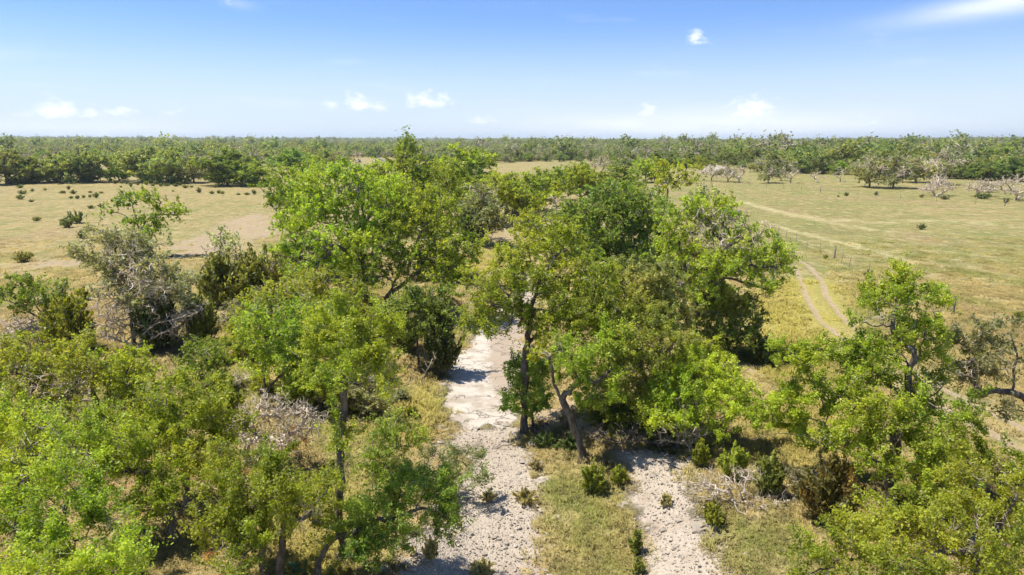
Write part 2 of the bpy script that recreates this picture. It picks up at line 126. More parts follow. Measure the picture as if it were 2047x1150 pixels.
  {'n': 'oak_tree','at': (-27.73,39.24,-0.01),'label': 'small oak with sideways limbs at the far left edge of the pasture','cat': 'tree','lobes': [(-1.12,0.56,3.71,0.77,0.54),(-1.27,-0.2,3.12,0.59,0.35),(-2.13,-0.16,2.9,0.41,0.26),(0.1,-0.32,2.85,0.76,0.47),(1.47,-0.09,3.24,0.71,0.41),(0.73,-0.04,2.42,0.71,0.53),(-1.06,-0.01,2.47,0.53,0.35)],'dead': [],'trunk': [(-0.08,0.0,1.55),(-0.45,0.0,2.62)],'limbs': [[(-0.08,0.0,1.55),(-1.36,0.0,2.47),(-2.26,0.0,2.77)]],'r': 0.13,'dens': 1.0,'col': 'dark','seed': 24},
  {'n': 'dead_brush','at': (-29.33,39.05,-0.01),'label': 'grey brush heap at the left edge below the small oak','cat': 'brush','lobes': [],'dead': [(-0.39,0.32,0.9,1.2,0.54),(1.13,0.26,0.76,1.08,0.54),(0.52,0.37,1.19,0.72,0.36)],'trunk': [],'limbs': [],'r': 0.08,'dens': 1.0,'col': 'dead','seed': 25},
  {'n': 'fallen_tree','at': (-21.95,37.66,-0.0),'label': 'fallen bleached dead tree with branches spread right under the grey oak','cat': 'fallen tree','lobes': [],'dead': [(1.32,0.48,1.69,1.27,0.35),(3.14,0.06,1.95,0.97,0.4),(2.18,-0.16,1.27,1.14,0.34),(-1.42,-0.36,1.18,0.97,0.46),(-1.12,-0.22,2.03,0.74,0.45),(-0.38,0.22,0.72,1.16,0.46)],'trunk': [],'limbs': [[(0.06,0.0,0.48),(1.45,-0.3,1.75),(2.91,-0.6,2.13),(4.45,-0.8,2.61)],[(0.06,0.0,0.48),(1.71,-0.4,1.14),(3.4,-0.8,1.89)]],'r': 0.12,'dens': 1.0,'col': 'dead','seed': 26},
  {'n': 'oak_shrub','at': (-12.99,39.24,-0.01),'label': 'light green thicket oak behind the forked oak,left of centre','cat': 'shrub','lobes': [(-1.73,-0.47,2.58,1.17,0.58),(-0.4,0.98,3.0,1.21,0.66),(-0.51,-0.79,1.76,1.05,0.52),(-2.6,0.08,1.53,0.89,0.54),(1.12,-0.23,2.52,0.88,0.53)],'dead': [],'trunk': [],'limbs': [],'r': 0.08,'dens': 0.8,'col': 'oak','seed': 27},
  {'n': 'oak_shrub','at': (-11.73,45.08,-0.01),'label': 'low round oak thicket in front of the upright grey trunk','cat': 'shrub','lobes': [(-0.45,-0.37,2.35,1.47,0.74),(-2.24,0.02,2.44,1.15,0.68),(0.82,-0.22,1.8,1.21,0.67),(-1.05,0.4,1.31,1.37,0.62),(1.89,-0.67,0.87,1.01,0.6)],'dead': [],'trunk': [],'limbs': [],'r': 0.09,'dens': 0.9,'col': 'oak','seed': 28},
  {'n': 'oak_tree','at': (0.55,28.77,-0.85),'label': 'tall forked oak beside the creek slab,wide bright crown over the creek','cat': 'tree','lobes': [(0.82,1.53,8.81,0.9,0.58),(1.57,0.91,8.23,0.88,0.57),(0.25,0.72,7.93,0.66,0.48),(-1.07,0.51,7.64,0.74,0.52),(-0.63,-0.5,6.85,0.85,0.55),(-1.94,0.34,6.89,0.57,0.52),(-1.72,0.27,5.79,0.74,0.57),(-2.13,-0.45,4.97,0.52,0.52),(0.67,0.28,6.91,1.0,0.65),(1.96,0.11,6.94,0.95,0.6),(0.03,0.33,5.55,1.1,0.62),(1.28,-0.66,5.8,0.98,0.59),(2.64,0.17,5.82,0.79,0.57),(-0.84,-0.51,5.1,0.56,0.34),(3.09,-0.32,7.03,0.81,0.55),(3.16,-0.95,5.44,0.76,0.55),(2.08,-0.19,4.79,0.74,0.48),(0.82,-1.69,4.46,0.58,0.37)],'dead': [(1.0,0.45,7.54,0.39,0.26)],'trunk': [(-0.0,0.0,1.01),(0.01,0.0,2.43),(0.07,0.0,3.82),(0.24,0.0,4.96)],'limbs': [[(0.07,0.0,3.82),(0.58,0.3,4.53),(1.03,0.5,5.05)],[(0.24,0.0,4.96),(0.41,0.0,6.3),(1.1,0.3,7.56)],[(0.24,0.0,4.96),(-0.84,-0.4,5.95),(-1.78,-0.8,6.27)],[(-0.01,0.0,1.72),(-0.05,0.0,2.19)]],'r': 0.27,'dens': 1.05,'col': 'bright','seed': 29},
  {'n': 'oak_tree','at': (1.1,28.99,-0.85),'label': 'bushy young oak wrapped round the trunk of the forked creek oak','cat': 'tree','lobes': [(-0.85,-0.18,1.95,0.59,0.59),(-0.07,-0.23,2.08,0.63,0.63),(-0.5,0.57,2.62,0.69,0.55),(0.29,0.46,2.54,0.55,0.5),(-1.07,-0.29,1.4,0.36,0.32)],'dead': [],'trunk': [(-0.28,0.0,1.04)],'limbs': [],'r': 0.1,'dens': 1.3,'col': 'dark','seed': 30},
  {'n': 'oak_tree','at': (2.95,25.41,-0.64),'label': 'crooked oak with an S-bent trunk and a white broken stub,on the right creek bank','cat': 'tree','lobes': [(0.27,-0.38,3.58,0.74,0.51),(-0.52,-0.38,4.09,0.66,0.46),(0.85,-0.22,4.03,0.59,0.47),(-0.09,0.2,4.71,0.79,0.51),(1.13,0.5,4.72,0.71,0.52),(0.44,-0.61,3.15,0.54,0.35),(-0.88,0.08,4.85,0.51,0.43)],'dead': [(-1.16,0.25,4.63,0.35,0.16),(-1.56,0.03,4.15,0.2,0.24)],'trunk': [(-0.22,0.0,0.91),(-0.64,0.0,1.87),(-1.01,0.0,2.61),(-1.35,0.0,3.44),(-1.5,0.0,4.36)],'limbs': [[(-1.01,0.0,2.61),(-0.68,-0.2,3.2),(-0.12,-0.4,3.59)],[(-1.5,0.0,4.36),(-1.27,0.0,4.67),(-0.78,0.0,4.57)]],'r': 0.26,'dens': 1.1,'col': 'oak','seed': 31},
  {'n': 'oak_tree','at': (5.24,26.87,0.0),'label': 'wide oak mass right of the crooked oak,short stem over dry brush','cat': 'tree','lobes': [(-0.65,1.25,5.17,0.98,0.64),(-1.13,0.66,4.23,0.92,0.63),(0.31,0.56,4.26,1.04,0.67),(1.15,-0.46,3.71,0.89,0.61),(-0.51,-0.76,3.6,1.0,0.6),(0.79,0.45,2.44,0.98,0.59),(-0.74,0.06,2.25,0.84,0.55),(1.43,-0.41,2.42,0.74,0.54),(0.19,-0.62,1.85,0.82,0.45)],'dead': [(-0.73,0.31,3.03,0.63,0.42),(1.16,0.51,3.63,0.63,0.29)],'trunk': [(-0.07,0.0,0.72),(0.01,0.0,1.39)],'limbs': [],'r': 0.2,'dens': 1.1,'col': 'olive','seed': 32},
  {'n': 'elm_tree','at': (7.23,32.04,-0.0),'label': 'smooth domed pale green tree in the middle of the right grove','cat': 'tree','lobes': [(-0.85,-0.03,5.33,1.29,0.81),(0.25,0.45,4.6,1.07,0.83),(-1.47,0.37,4.62,0.97,0.68),(0.9,-0.07,3.73,0.73,0.63),(-0.28,0.02,3.71,1.12,0.73)],'dead': [],'trunk': [(-0.14,0.0,1.43)],'limbs': [],'r': 0.2,'dens': 1.8,'col': 'pale_green','seed': 33},
  {'n': 'oak_tree','at': (6.56,25.28,0.0),'label': 'spreading yellow-green oak with bare tips above the brush pile','cat': 'tree','lobes': [(0.52,1.26,2.92,0.82,0.41),(1.39,0.75,2.88,0.81,0.44),(2.07,0.27,2.53,0.72,0.44),(-0.09,0.28,2.32,0.88,0.44),(1.05,0.07,2.09,0.88,0.44),(2.18,-0.42,1.97,0.71,0.39),(-0.38,-0.3,1.51,0.79,0.4),(0.75,-0.49,1.28,0.79,0.4),(-1.06,-0.81,1.32,0.59,0.35),(3.01,0.04,2.1,0.52,0.4)],'dead': [(0.88,0.15,1.95,1.0,0.24),(0.09,-0.85,1.13,0.86,0.35),(1.97,0.69,3.01,0.48,0.2),(0.96,0.59,2.63,0.6,0.16)],'trunk': [(0.12,0.0,0.75),(0.38,0.0,1.38)],'limbs': [],'r': 0.15,'dens': 1.25,'col': 'bright','seed': 34},
  {'n': 'oak_tree','at': (10.09,37.48,-0.0),'label': 'big half-dead oak with grey bare upper limbs leaning over the right pasture','cat': 'tree','lobes': [(4.5,0.58,5.66,1.13,0.62),(4.85,-0.42,5.26,0.66,0.55),(3.05,-0.5,5.0,0.99,0.61),(2.68,0.22,5.72,0.95,0.62),(1.04,-0.7,5.32,0.99,0.66),(-0.35,0.52,6.23,0.96,0.73),(-1.15,-0.13,5.21,0.83,0.67),(0.26,-0.77,4.21,0.93,0.66),(3.38,-1.26,4.31,0.65,0.38),(-1.25,0.52,7.36,0.79,0.62),(0.57,1.16,7.99,0.91,0.63),(1.88,0.81,7.89,0.79,0.51),(2.88,-0.2,6.76,0.83,0.55)],'dead': [(1.13,0.59,7.64,1.01,0.67),(2.59,1.2,7.57,1.03,0.74),(1.33,-0.36,6.65,0.99,0.6),(3.4,0.11,6.86,0.95,0.61),(0.18,0.62,7.35,0.67,0.62),(4.17,-1.26,4.59,0.7,0.27),(3.74,-1.15,3.73,0.44,0.22)],'trunk': [(0.21,0.0,1.43),(0.43,0.0,2.46),(0.8,0.0,3.47)],'limbs': [[(0.8,0.0,3.47),(1.33,0.2,4.87),(1.85,0.3,5.99),(2.64,0.4,7.1)],[(0.8,0.0,3.47),(1.72,-0.4,4.7),(2.92,-0.8,5.33),(4.22,-1.0,5.23)],[(0.43,0.0,2.46),(-0.02,0.3,4.27),(-0.6,0.6,5.94)],[(1.46,-0.4,4.42),(2.99,-0.8,4.36),(4.12,-1.2,3.88)]],'r': 0.33,'dens': 1.05,'col': 'oak','seed': 35},
  {'n': 'oak_tree','at': (12.27,37.1,-0.0),'label': 'dense low oak crown under the half-dead oak,at the pasture edge','cat': 'tree','lobes': [(-0.43,0.67,3.11,1.02,0.68),(0.56,0.13,2.66,1.01,0.67),(-0.7,0.44,1.85,1.14,0.74),(0.98,0.28,1.45,1.02,0.68),(-0.45,-0.76,1.17,1.0,0.44),(1.58,-0.43,1.51,0.5,0.5)],'dead': [],'trunk': [],'limbs': [],'r': 0.14,'dens': 1.1,'col': 'dark','seed': 36},
  {'n': 'oak_tree','at': (8.14,57.72,-0.03),'label': 'airy fine-leaved dark green tree behind the right grove','cat': 'tree','lobes': [(0.99,0.12,7.09,1.96,1.11),(3.06,-0.2,6.48,1.69,1.1),(-0.73,-0.4,5.87,1.69,1.18),(1.43,-0.21,5.01,2.12,1.27),(3.76,0.73,4.25,1.56,1.21),(-1.09,-0.4,3.76,1.53,1.19),(1.19,0.45,2.55,1.99,1.12),(2.93,-1.71,2.69,1.41,0.92),(-1.65,-1.88,2.3,1.16,0.83)],'dead': [(0.57,1.28,5.69,1.3,1.04)],'trunk': [(-0.22,0.0,1.54),(0.25,0.0,3.27)],'limbs': [],'r': 0.2,'dens': 1.35,'col': 'fine','seed': 37},
  {'n': 'oak_tree','at': (26.08,115.1,0.06),'label': 'upright oak with a thick dark trunk rising at the right pasture corner','cat': 'tree','lobes': [(-0.73,1.24,7.01,1.88,1.02),(2.98,0.37,7.46,1.86,1.02),(0.65,-0.37,5.6,2.53,1.35),(-1.59,-0.52,4.63,1.35,1.01),(2.72,-0.53,5.04,1.51,1.01)],'dead': [],'trunk': [(-0.1,0.0,2.1),(-0.01,0.0,3.76)],'limbs': [],'r': 0.24,'dens': 1.0,'col': 'bright','seed': 38},
  {'n': 'oak_tree','at': (22.29,74.93,0.06),'label': 'grey-green round oak just behind the half-dead oak','cat': 'tree','lobes': [(-0.98,0.71,5.74,1.67,1.0),(0.96,0.58,4.93,1.44,1.0),(-2.2,-0.02,4.44,1.43,0.99),(0.12,0.17,3.32,1.88,1.11)],'dead': [],'trunk': [],'limbs': [],'r': 0.2,'dens': 0.9,'col': 'pale','seed': 39},
  {'n': 'oak_tree','at': (12.89,20.83,0.0),'label': 'largest oak on the right,pale upright trunk above long leafy side limbs','cat': 'tree','lobes': [(0.11,1.9,7.61,0.58,0.27),(-0.37,1.69,7.05,0.57,0.34),(0.3,1.39,7.11,0.5,0.33),(-0.34,0.88,6.64,0.72,0.43),(1.47,1.72,6.69,0.48,0.24),(-1.1,0.73,6.17,0.49,0.33),(-1.89,0.8,5.38,0.6,0.33),(-0.3,0.64,5.86,0.49,0.43),(-1.06,0.79,5.38,0.43,0.36),(-0.91,0.29,4.61,0.66,0.46),(-2.04,-0.75,4.23,0.63,0.44),(-0.8,-0.8,4.09,0.63,0.44),(-1.87,-1.18,3.58,0.63,0.38),(0.51,0.06,3.92,0.66,0.49),(0.66,-1.03,3.69,0.6,0.44),(-0.35,-1.26,3.29,0.69,0.44),(0.69,-1.19,2.76,0.64,0.48),(0.22,-1.32,2.16,0.58,0.35),(-1.22,-1.46,3.22,0.56,0.37),(-2.43,-1.16,3.08,0.6,0.38),(0.52,0.53,5.97,0.52,0.39),(-0.59,0.72,5.23,0.63,0.4),(0.3,0.27,5.29,0.55,0.36),(1.21,0.46,4.72,0.49,0.33),(-1.77,-1.69,2.35,0.57,0.31),(-0.46,-1.64,1.82,0.64,0.35),(-1.33,0.5,4.96,0.56,0.36)],'dead': [(-0.88,0.7,6.26,0.55,0.29),(-1.19,-0.93,2.81,0.48,0.39),(0.31,-0.42,4.44,0.41,0.32)],'trunk': [(-0.31,0.0,0.95),(-0.36,0.0,2.03),(-0.2,0.0,3.43),(-0.09,0.0,4.79),(-0.07,0.0,5.96),(-0.13,0.0,6.77)],'limbs': [[(-0.31,0.0,0.95),(-1.07,-0.3,1.85),(-2.07,-0.6,2.23),(-3.05,-0.9,2.71),(-3.99,-1.2,3.1),(-4.7,-1.4,3.32),(-5.64,-1.5,3.07)],[(-0.32,0.0,2.38),(-1.6,-0.4,3.25),(-2.67,-0.8,4.09),(-3.47,-1.0,4.98),(-4.37,-1.2,5.68),(-4.93,-1.4,6.06)],[(-0.09,0.0,4.79),(-0.72,-0.2,5.52),(-1.45,-0.4,6.15)]],'r': 0.34,'dens': 1.45,'col': 'oak','seed': 40},
  {'n': 'oak_tree','at': (11.73,23.99,0.0),'label': 'slim oak with a slanting sleeve of leaves,left of the largest right oak','cat': 'tree','lobes': [(-2.1,-0.48,4.71,0.32,0.25),(-1.56,-0.57,4.27,0.4,0.29),(-1.0,-0.64,3.73,0.4,0.33),(-0.64,-0.94,3.27,0.43,0.32),(-0.11,-0.88,2.68,0.47,0.37),(-1.19,-1.06,1.89,0.44,0.22),(-0.49,-1.19,1.47,0.52,0.24),(0.35,-1.35,1.26,0.48,0.22),(-1.89,-1.01,2.92,0.36,0.33),(-2.29,-0.8,2.26,0.44,0.29)],'dead': [],'trunk': [],'limbs': [[(-0.05,0.0,0.51),(0.1,0.0,1.93),(-0.7,0.0,3.5),(-1.81,0.0,4.57)],[(0.12,0.0,1.73),(-0.93,0.0,1.93),(-1.96,0.0,1.93)]],'r': 0.06,'dens': 2.6,'col': 'oak','seed': 41},
  {'n': 'oak_tree','at': (19.8,22.62,-0.0),'label': 'oak at the right edge with two thick pale horizontal limbs','cat': 'tree','lobes': [(-3.46,0.51,5.11,0.6,0.35),(-3.76,0.32,4.43,0.6,0.39),(-3.48,-0.26,4.62,0.59,0.38),(-2.36,0.41,5.5,0.42,0.28),(-2.17,0.13,4.68,0.46,0.42),(-3.88,-0.25,3.9,0.59,0.31),(-2.8,-1.01,2.84,0.48,0.21),(-3.28,0.45,5.4,0.25,0.35)],'dead': [(-3.73,-0.07,4.29,0.77,0.38),(-4.24,-0.1,4.03,0.45,0.24)],'trunk': [(-0.44,0.0,1.55),(-0.92,0.0,2.31)],'limbs': [[(-0.92,0.0,2.31),(-1.97,0.0,3.34),(-2.86,0.0,3.44),(-3.79,0.0,3.16)],[(-0.92,0.0,2.31),(-2.06,0.0,2.78),(-2.91,0.0,2.6),(-3.66,0.0,2.88)]],'r': 0.22,'dens': 0.75,'col': 'grey','seed': 42},
  {'n': 'oak_tree','at': (11.14,14.2,0.0),'label': 'large bright oak filling the bottom right corner with lichened bare twigs','cat': 'tree','lobes': [(1.17,1.68,3.99,0.65,0.39),(1.26,1.04,3.65,0.51,0.43),(0.2,1.45,3.56,0.65,0.44),(0.52,0.92,3.18,0.72,0.46),(-0.88,0.63,3.22,0.63,0.43),(-1.78,0.27,3.04,0.62,0.4),(-0.86,-0.44,3.23,0.72,0.43),(-2.93,-0.54,3.17,0.6,0.36),(0.23,-0.33,3.16,0.53,0.43),(-3.67,-0.72,3.04,0.59,0.33),(-1.87,-0.66,3.0,0.67,0.38),(-4.38,-0.86,2.89,0.43,0.26),(-3.12,-1.32,3.09,0.69,0.3),(-0.96,-0.98,2.91,0.71,0.35)],'dead': [(-0.21,0.18,3.1,0.62,0.5),(-1.24,-0.34,3.17,0.41,0.24)],'trunk': [],'limbs': [[(0.57,0.5,1.28),(-0.06,0.3,2.23),(0.41,0.6,2.84),(0.81,0.8,3.12)]],'r': 0.28,'dens': 1.0,'col': 'oak','seed': 43},
  {'n': 'fallen_branches','at': (7.31,21.05,0.0),'label': 'pile of bleached fallen branches beside the right gravel bed','cat': 'dead branches','lobes': [],'dead': [(-0.3,-0.03,0.57,0.81,0.42),(0.64,0.29,0.68,0.53,0.35),(0.42,-0.0,0.09,0.71,0.25),(1.66,0.09,-0.24,0.9,0.21),(2.35,0.04,-0.58,0.54,0.18)],'trunk': [],'limbs': [[(-0.43,0.0,0.09),(-0.12,-0.2,0.94),(0.39,-0.2,0.66)],[(0.25,0.0,0.09),(1.2,-0.2,0.02),(2.28,0.0,0.09),(2.92,0.2,-0.4)]],'r': 0.13,'dens': 1.5,'col': 'dead','seed': 44},
  {'n': 'dead_brush','at': (7.1,24.84,0.0),'label': 'tangle of dry grey twigs under the spreading yellow-green oak','cat': 'brush','lobes': [],'dead': [(-0.27,0.18,0.44,0.69,0.36),(0.19,-0.2,0.83,0.52,0.32),(-0.93,-0.1,0.53,0.48,0.2)],'trunk': [],'limbs': [],'r': 0.06,'dens': 1.0,'col': 'dead','seed': 45},
  {'n': 'dead_brush','at': (4.58,25.61,-0.04),'label': 'dark low line of sticks along the head of the right gravel bed','cat': 'brush','lobes': [],'dead': [(-0.4,0.07,0.19,0.83,0.21),(0.76,-0.19,0.3,0.82,0.21),(0.23,0.23,0.44,0.62,0.25)],'trunk': [],'limbs': [],'r': 0.06,'dens': 1.0,'col': 'dead_dark','seed': 46},
  {'n': 'dead_brush','at': (-13.73,32.04,-0.0),'label': 'small stick pile in the grass left of the forked oak','cat': 'brush','lobes': [],'dead': [(-0.04,0.15,0.21,0.55,0.23),(0.55,-0.05,0.46,0.5,0.2)],'trunk': [],'limbs': [],'r': 0.05,'dens': 1.0,'col': 'dead','seed': 47},
  {'n': 'driftwood','at': (1.15,28.34,-0.85),'label': 'dark driftwood lodged against the forked creek oak','cat': 'driftwood','lobes': [],'dead': [(-0.22,0.19,0.27,0.41,0.18),(0.56,0.15,0.41,0.5,0.27),(0.34,0.04,0.1,0.5,0.16)],'trunk': [],'limbs': [[(-0.11,0.0,0.19),(0.45,0.2,0.75),(0.8,0.4,0.42)]],'r': 0.1,'dens': 1.0,'col': 'dead_dark','seed': 48},
  {'n': 'dead_stump','at': (-4.74,33.95,-0.63),'label': 'broken dead stick leaning on the left creek bank below the dark juniper','cat': 'dead wood','lobes': [],'dead': [(0.69,0.08,1.57,0.16,0.13),(-0.33,-0.04,0.35,0.42,0.16)],'trunk': [(0.2,0.0,0.75),(0.7,0.0,1.7)],'limbs': [[(0.0,0.0,0.11),(-0.6,0.0,0.28),(-1.13,0.0,0.06)]],'r': 0.07,'dens': 1.0,'col': 'dead','seed': 49},
  {'n': 'dead_brush','at': (-4.85,17.7,0.0),'label': 'exposed roots and debris at the foot of the tall thin-trunked oak','cat': 'brush','lobes': [],'dead': [(-0.18,-0.11,0.28,0.28,0.15),(0.18,-0.05,0.36,0.28,0.14)],'trunk': [],'limbs': [],'r': 0.07,'dens': 1.0,'col': 'dead_dark','seed': 50},
  {'n': 'dead_snag','at': (6.78,100.87,0.05),'label': 'short dead snag among the shrubs beyond the yellow grass','cat': 'dead tree','lobes': [],'dead': [(-0.28,-0.27,3.2,1.04,0.59),(-1.28,0.08,2.21,0.74,0.59)],'trunk': [(-0.17,0.0,1.48),(-0.41,0.0,2.95)],'limbs': [],'r': 0.22,'dens': 1.0,'col': 'dead','seed': 51},
  {'n': 'driftwood','at': (-1.03,26.98,-0.85),'label': 'thin driftwood branch lying across the creek bed below the slab','cat': 'driftwood','lobes': [],'dead': [(1.04,-0.0,0.21,0.09,0.04)],'trunk': [(0.64,0.0,0.14),(1.0,0.0,0.18)],'limbs': [[(0.0,0.0,0.02),(-0.53,0.0,0.09),(-1.06,0.0,0.05)]],'r': 0.05,'dens': 1.0,'col': 'dead_dark','seed': 52},
  {'n': 'dead_brush','at': (10.68,21.22,0.0),'label': 'dry upright twigs above the bronze juniper right of the fallen branches','cat': 'brush','lobes': [],'dead': [(-0.21,-0.02,1.21,0.24,0.38),(-0.55,-0.12,0.8,0.35,0.25),(-1.17,-0.14,1.0,0.31,0.21)],'trunk': [],'limbs': [],'r': 0.05,'dens': 1.0,'col': 'dead_dark','seed': 53},
  {'n': 'dead_brush','at': (0.88,104.7,-0.79),'label': 'dry brush on the pink bank in the gap of the far grove','cat': 'brush','lobes': [],'dead': [(0.39,0.88,1.6,2.02,0.62),(3.07,0.06,1.53,1.7,0.62)],'trunk': [],'limbs': [],'r': 0.06,'dens': 1.0,'col': 'dead_dark','seed': 54}]
JUNIPERS = [
  (-25.39,37.76,-0.0,2.47,3.19,0,'yellow-green juniper below the small oak at the left edge'),
  (-21.25,49.15,-0.03,3.52,3.52,1,'olive juniper just right of the grey half-dead oak'),
  (-19.06,50.27,-0.03,4.16,3.79,1,'wide dark olive juniper behind the forked oak'),
  (-19.27,58.77,-0.03,3.52,3.08,0,'juniper at the left pasture edge below the slender tree'),
  (-3.88,36.3,-0.85,2.02,3.64,2,'tall black-green juniper on the left creek bank by the slab'),
  (-6.2,38.86,-0.2,1.79,2.09,2,'dark juniper behind the thin pale stem on the left creek bank'),
  (-11.83,26.47,0.0,1.6,2.34,0,'yellow-green juniper left of the bleached dead tangle'),
  (-18.68,39.24,-0.0,2.1,3.01,1,'dark juniper at the right foot of the grey half-dead oak'),
  (-20.57,38.24,-0.0,2.35,3.23,2,'shaded juniper behind the fallen bleached tree'),
  (3.01,23.24,-0.84,0.96,1.15,0,'feathery green juniper on the creek island below the crooked trunk'),
  (3.96,23.45,-0.61,0.69,0.69,0,'small juniper right of the feathery one on the creek island'),
  (3.93,19.32,-0.8,0.5,0.7,1,'little juniper standing alone on the grassy creek island'),
  (3.81,18.36,-0.84,0.39,0.45,1,'lowest little juniper on the creek island at the bottom edge'),
  (7.06,23.58,0.0,0.7,0.97,0,'juniper sprout at the right edge of the gravel under the brush'),
  (7.99,22.69,0.0,1.13,1.17,0,'green juniper behind the bleached fallen branches'),
  (8.84,21.55,0.0,1.08,1.45,1,'juniper between the fallen branches and the bronze juniper'),
  (10.15,19.67,0.0,2.03,2.19,3,'bronze-tinged dark juniper below the largest right oak'),
  (6.42,19.72,-0.03,0.78,0.61,0,'small green juniper on the gravel edge below the fallen branches'),
  (13.74,35.68,-0.0,1.21,1.38,2,'dark small juniper at the foot of the low oak by the pasture'),
  (-32.94,51.17,-0.04,1.0,0.85,0,'small juniper in the dry grass just behind the left oaks'),
  (-0.88,18.29,-0.83,0.71,0.42,4,'low spiky dry clump at the bottom edge on the left gravel bed'),
  (13.34,19.67,0.0,1.86,1.18,1,'yellow-green juniper low under the largest right oak'),
  (0.45,22.62,-0.85,0.86,0.34,4,'low spreading weed clump lying on the left gravel bed'),
  (-0.88,22.62,-0.85,0.53,0.3,4,'small weed tuft left of the spreading clump on the left gravel bed'),
  (-2.44,18.2,-0.26,0.54,0.64,4,'thin weedy tuft on the stony left margin of the creek'),
  (0.93,25.04,-0.85,0.45,0.33,4,'small weed tuft on the gravel just below the driftwood'),
  (3.38,33.28,-0.05,0.78,0.52,1,'small weeds at the foot of the crooked oak stub,behind its trunk'),
  (5.26,21.33,-0.25,0.47,0.32,4,'dry weed tuft in the middle of the right gravel bed'),
  (1.42,27.08,-0.85,1.3,0.56,2,'dark leafy clump round the driftwood at the creek oak'),
  (2.44,26.53,-0.7,1.07,0.55,2,'shaded green clump left of the crooked trunk base'),
  (-4.67,29.36,-0.45,0.7,0.42,0,'yellow-green tuft on the grassy left bank'),
  (-5.2,84.4,-0.18,3.75,3.75,2,'dark juniper under the far grove oak by the pink bank')]
FIELD_LEFT = [
  (-49.49,68.17,-0.04,2.03,1.32),
  (-62.74,95.79,-0.05,1.98,1.41),
  (-64.57,101.21,-0.06,2.54,1.49),
  (-53.65,84.47,-0.01,1.25,0.81),
  (-72.27,103.58,-0.04,1.22,0.76),
  (-126.09,176.44,-0.03,1.81,0.78),
  (-111.54,156.75,-0.05,2.07,0.69),
  (-115.15,164.99,-0.08,0.97,0.85),
  (-114.41,168.54,-0.1,0.87,0.62),
  (-101.45,141.6,-0.01,1.56,0.83),
  (-95.02,135.56,0.01,1.1,0.7),
  (-104.0,159.02,-0.11,1.52,0.7),
  (-110.93,172.14,-0.11,1.01,0.88),
  (-100.49,157.49,-0.1,1.5,0.69),
  (-92.64,144.17,-0.02,0.85,0.64),
  (-90.22,142.48,0.02,0.84,0.73),
  (-90.72,145.32,-0.01,0.85,0.53),
  (-98.42,160.52,-0.1,0.83,0.59),
  (-87.88,145.0,0.02,1.28,1.17),
  (-90.15,146.66,-0.01,0.75,0.54),
  (-94.99,158.87,-0.09,1.17,0.7),
  (-74.87,121.82,0.07,1.26,0.63),
  (-73.73,122.77,0.07,1.27,0.72),
  (-111.57,193.99,-0.11,1.28,0.85),
  (-110.97,196.19,-0.11,1.3,0.72),
  (-108.45,193.94,-0.11,1.0,0.71),
  (-100.35,181.18,-0.09,1.06,0.93),
  (-101.71,179.14,-0.08,0.79,0.53),
  (-100.47,189.46,-0.1,1.39,1.11),
  (-98.73,191.45,-0.09,1.69,0.98),
  (-92.76,184.99,-0.08,2.17,0.95),
  (-89.21,182.92,-0.08,1.61,0.81),
  (-83.76,176.67,-0.05,1.82,0.78),
  (-72.71,159.72,-0.04,1.17,0.94),
  (-68.49,156.69,-0.04,1.04,0.81),
  (-67.44,158.26,-0.05,1.16,0.7),
  (-66.0,156.73,-0.04,1.15,0.58),
  (-61.44,154.12,-0.07,0.91,0.57),
  (-59.48,154.26,-0.08,1.36,0.57),
  (-58.45,155.72,-0.08,1.03,0.92),
  (-80.94,164.24,-0.03,0.72,0.48),
  (-96.6,185.14,-0.09,1.09,0.68),
  (-93.29,183.11,-0.09,1.21,0.67),
  (-90.04,186.9,-0.07,1.23,0.69),
  (-83.13,178.66,-0.05,1.05,0.66),
  (-102.96,189.49,-0.1,1.11,0.7)]
FIELD_RIGHT = [
  (32.35,69.51,-0.01,0.67,0.67),
  (69.99,147.22,0.05,0.54,0.43),
  (73.14,150.21,0.02,0.99,0.77),
  (80.24,151.44,0.03,0.89,0.67),
  (86.66,145.29,0.1,0.96,0.75),
  (88.62,140.41,0.09,1.65,0.62),
  (56.0,92.96,0.03,1.1,0.62),
  (97.14,141.52,0.1,2.71,1.46),
  (95.52,132.65,0.07,1.37,1.07),
  (109.69,158.43,0.17,3.49,1.63),
  (78.17,215.14,0.27,2.21,1.26),
  (70.58,235.28,0.35,2.76,1.73),
  (72.26,265.61,0.74,2.73,1.95),
  (25.54,146.94,-0.04,1.51,1.08),
  (31.08,58.42,0.05,0.79,0.96),
  (31.74,43.04,0.02,0.72,0.52),
  (34.56,44.89,0.04,0.82,0.48)]
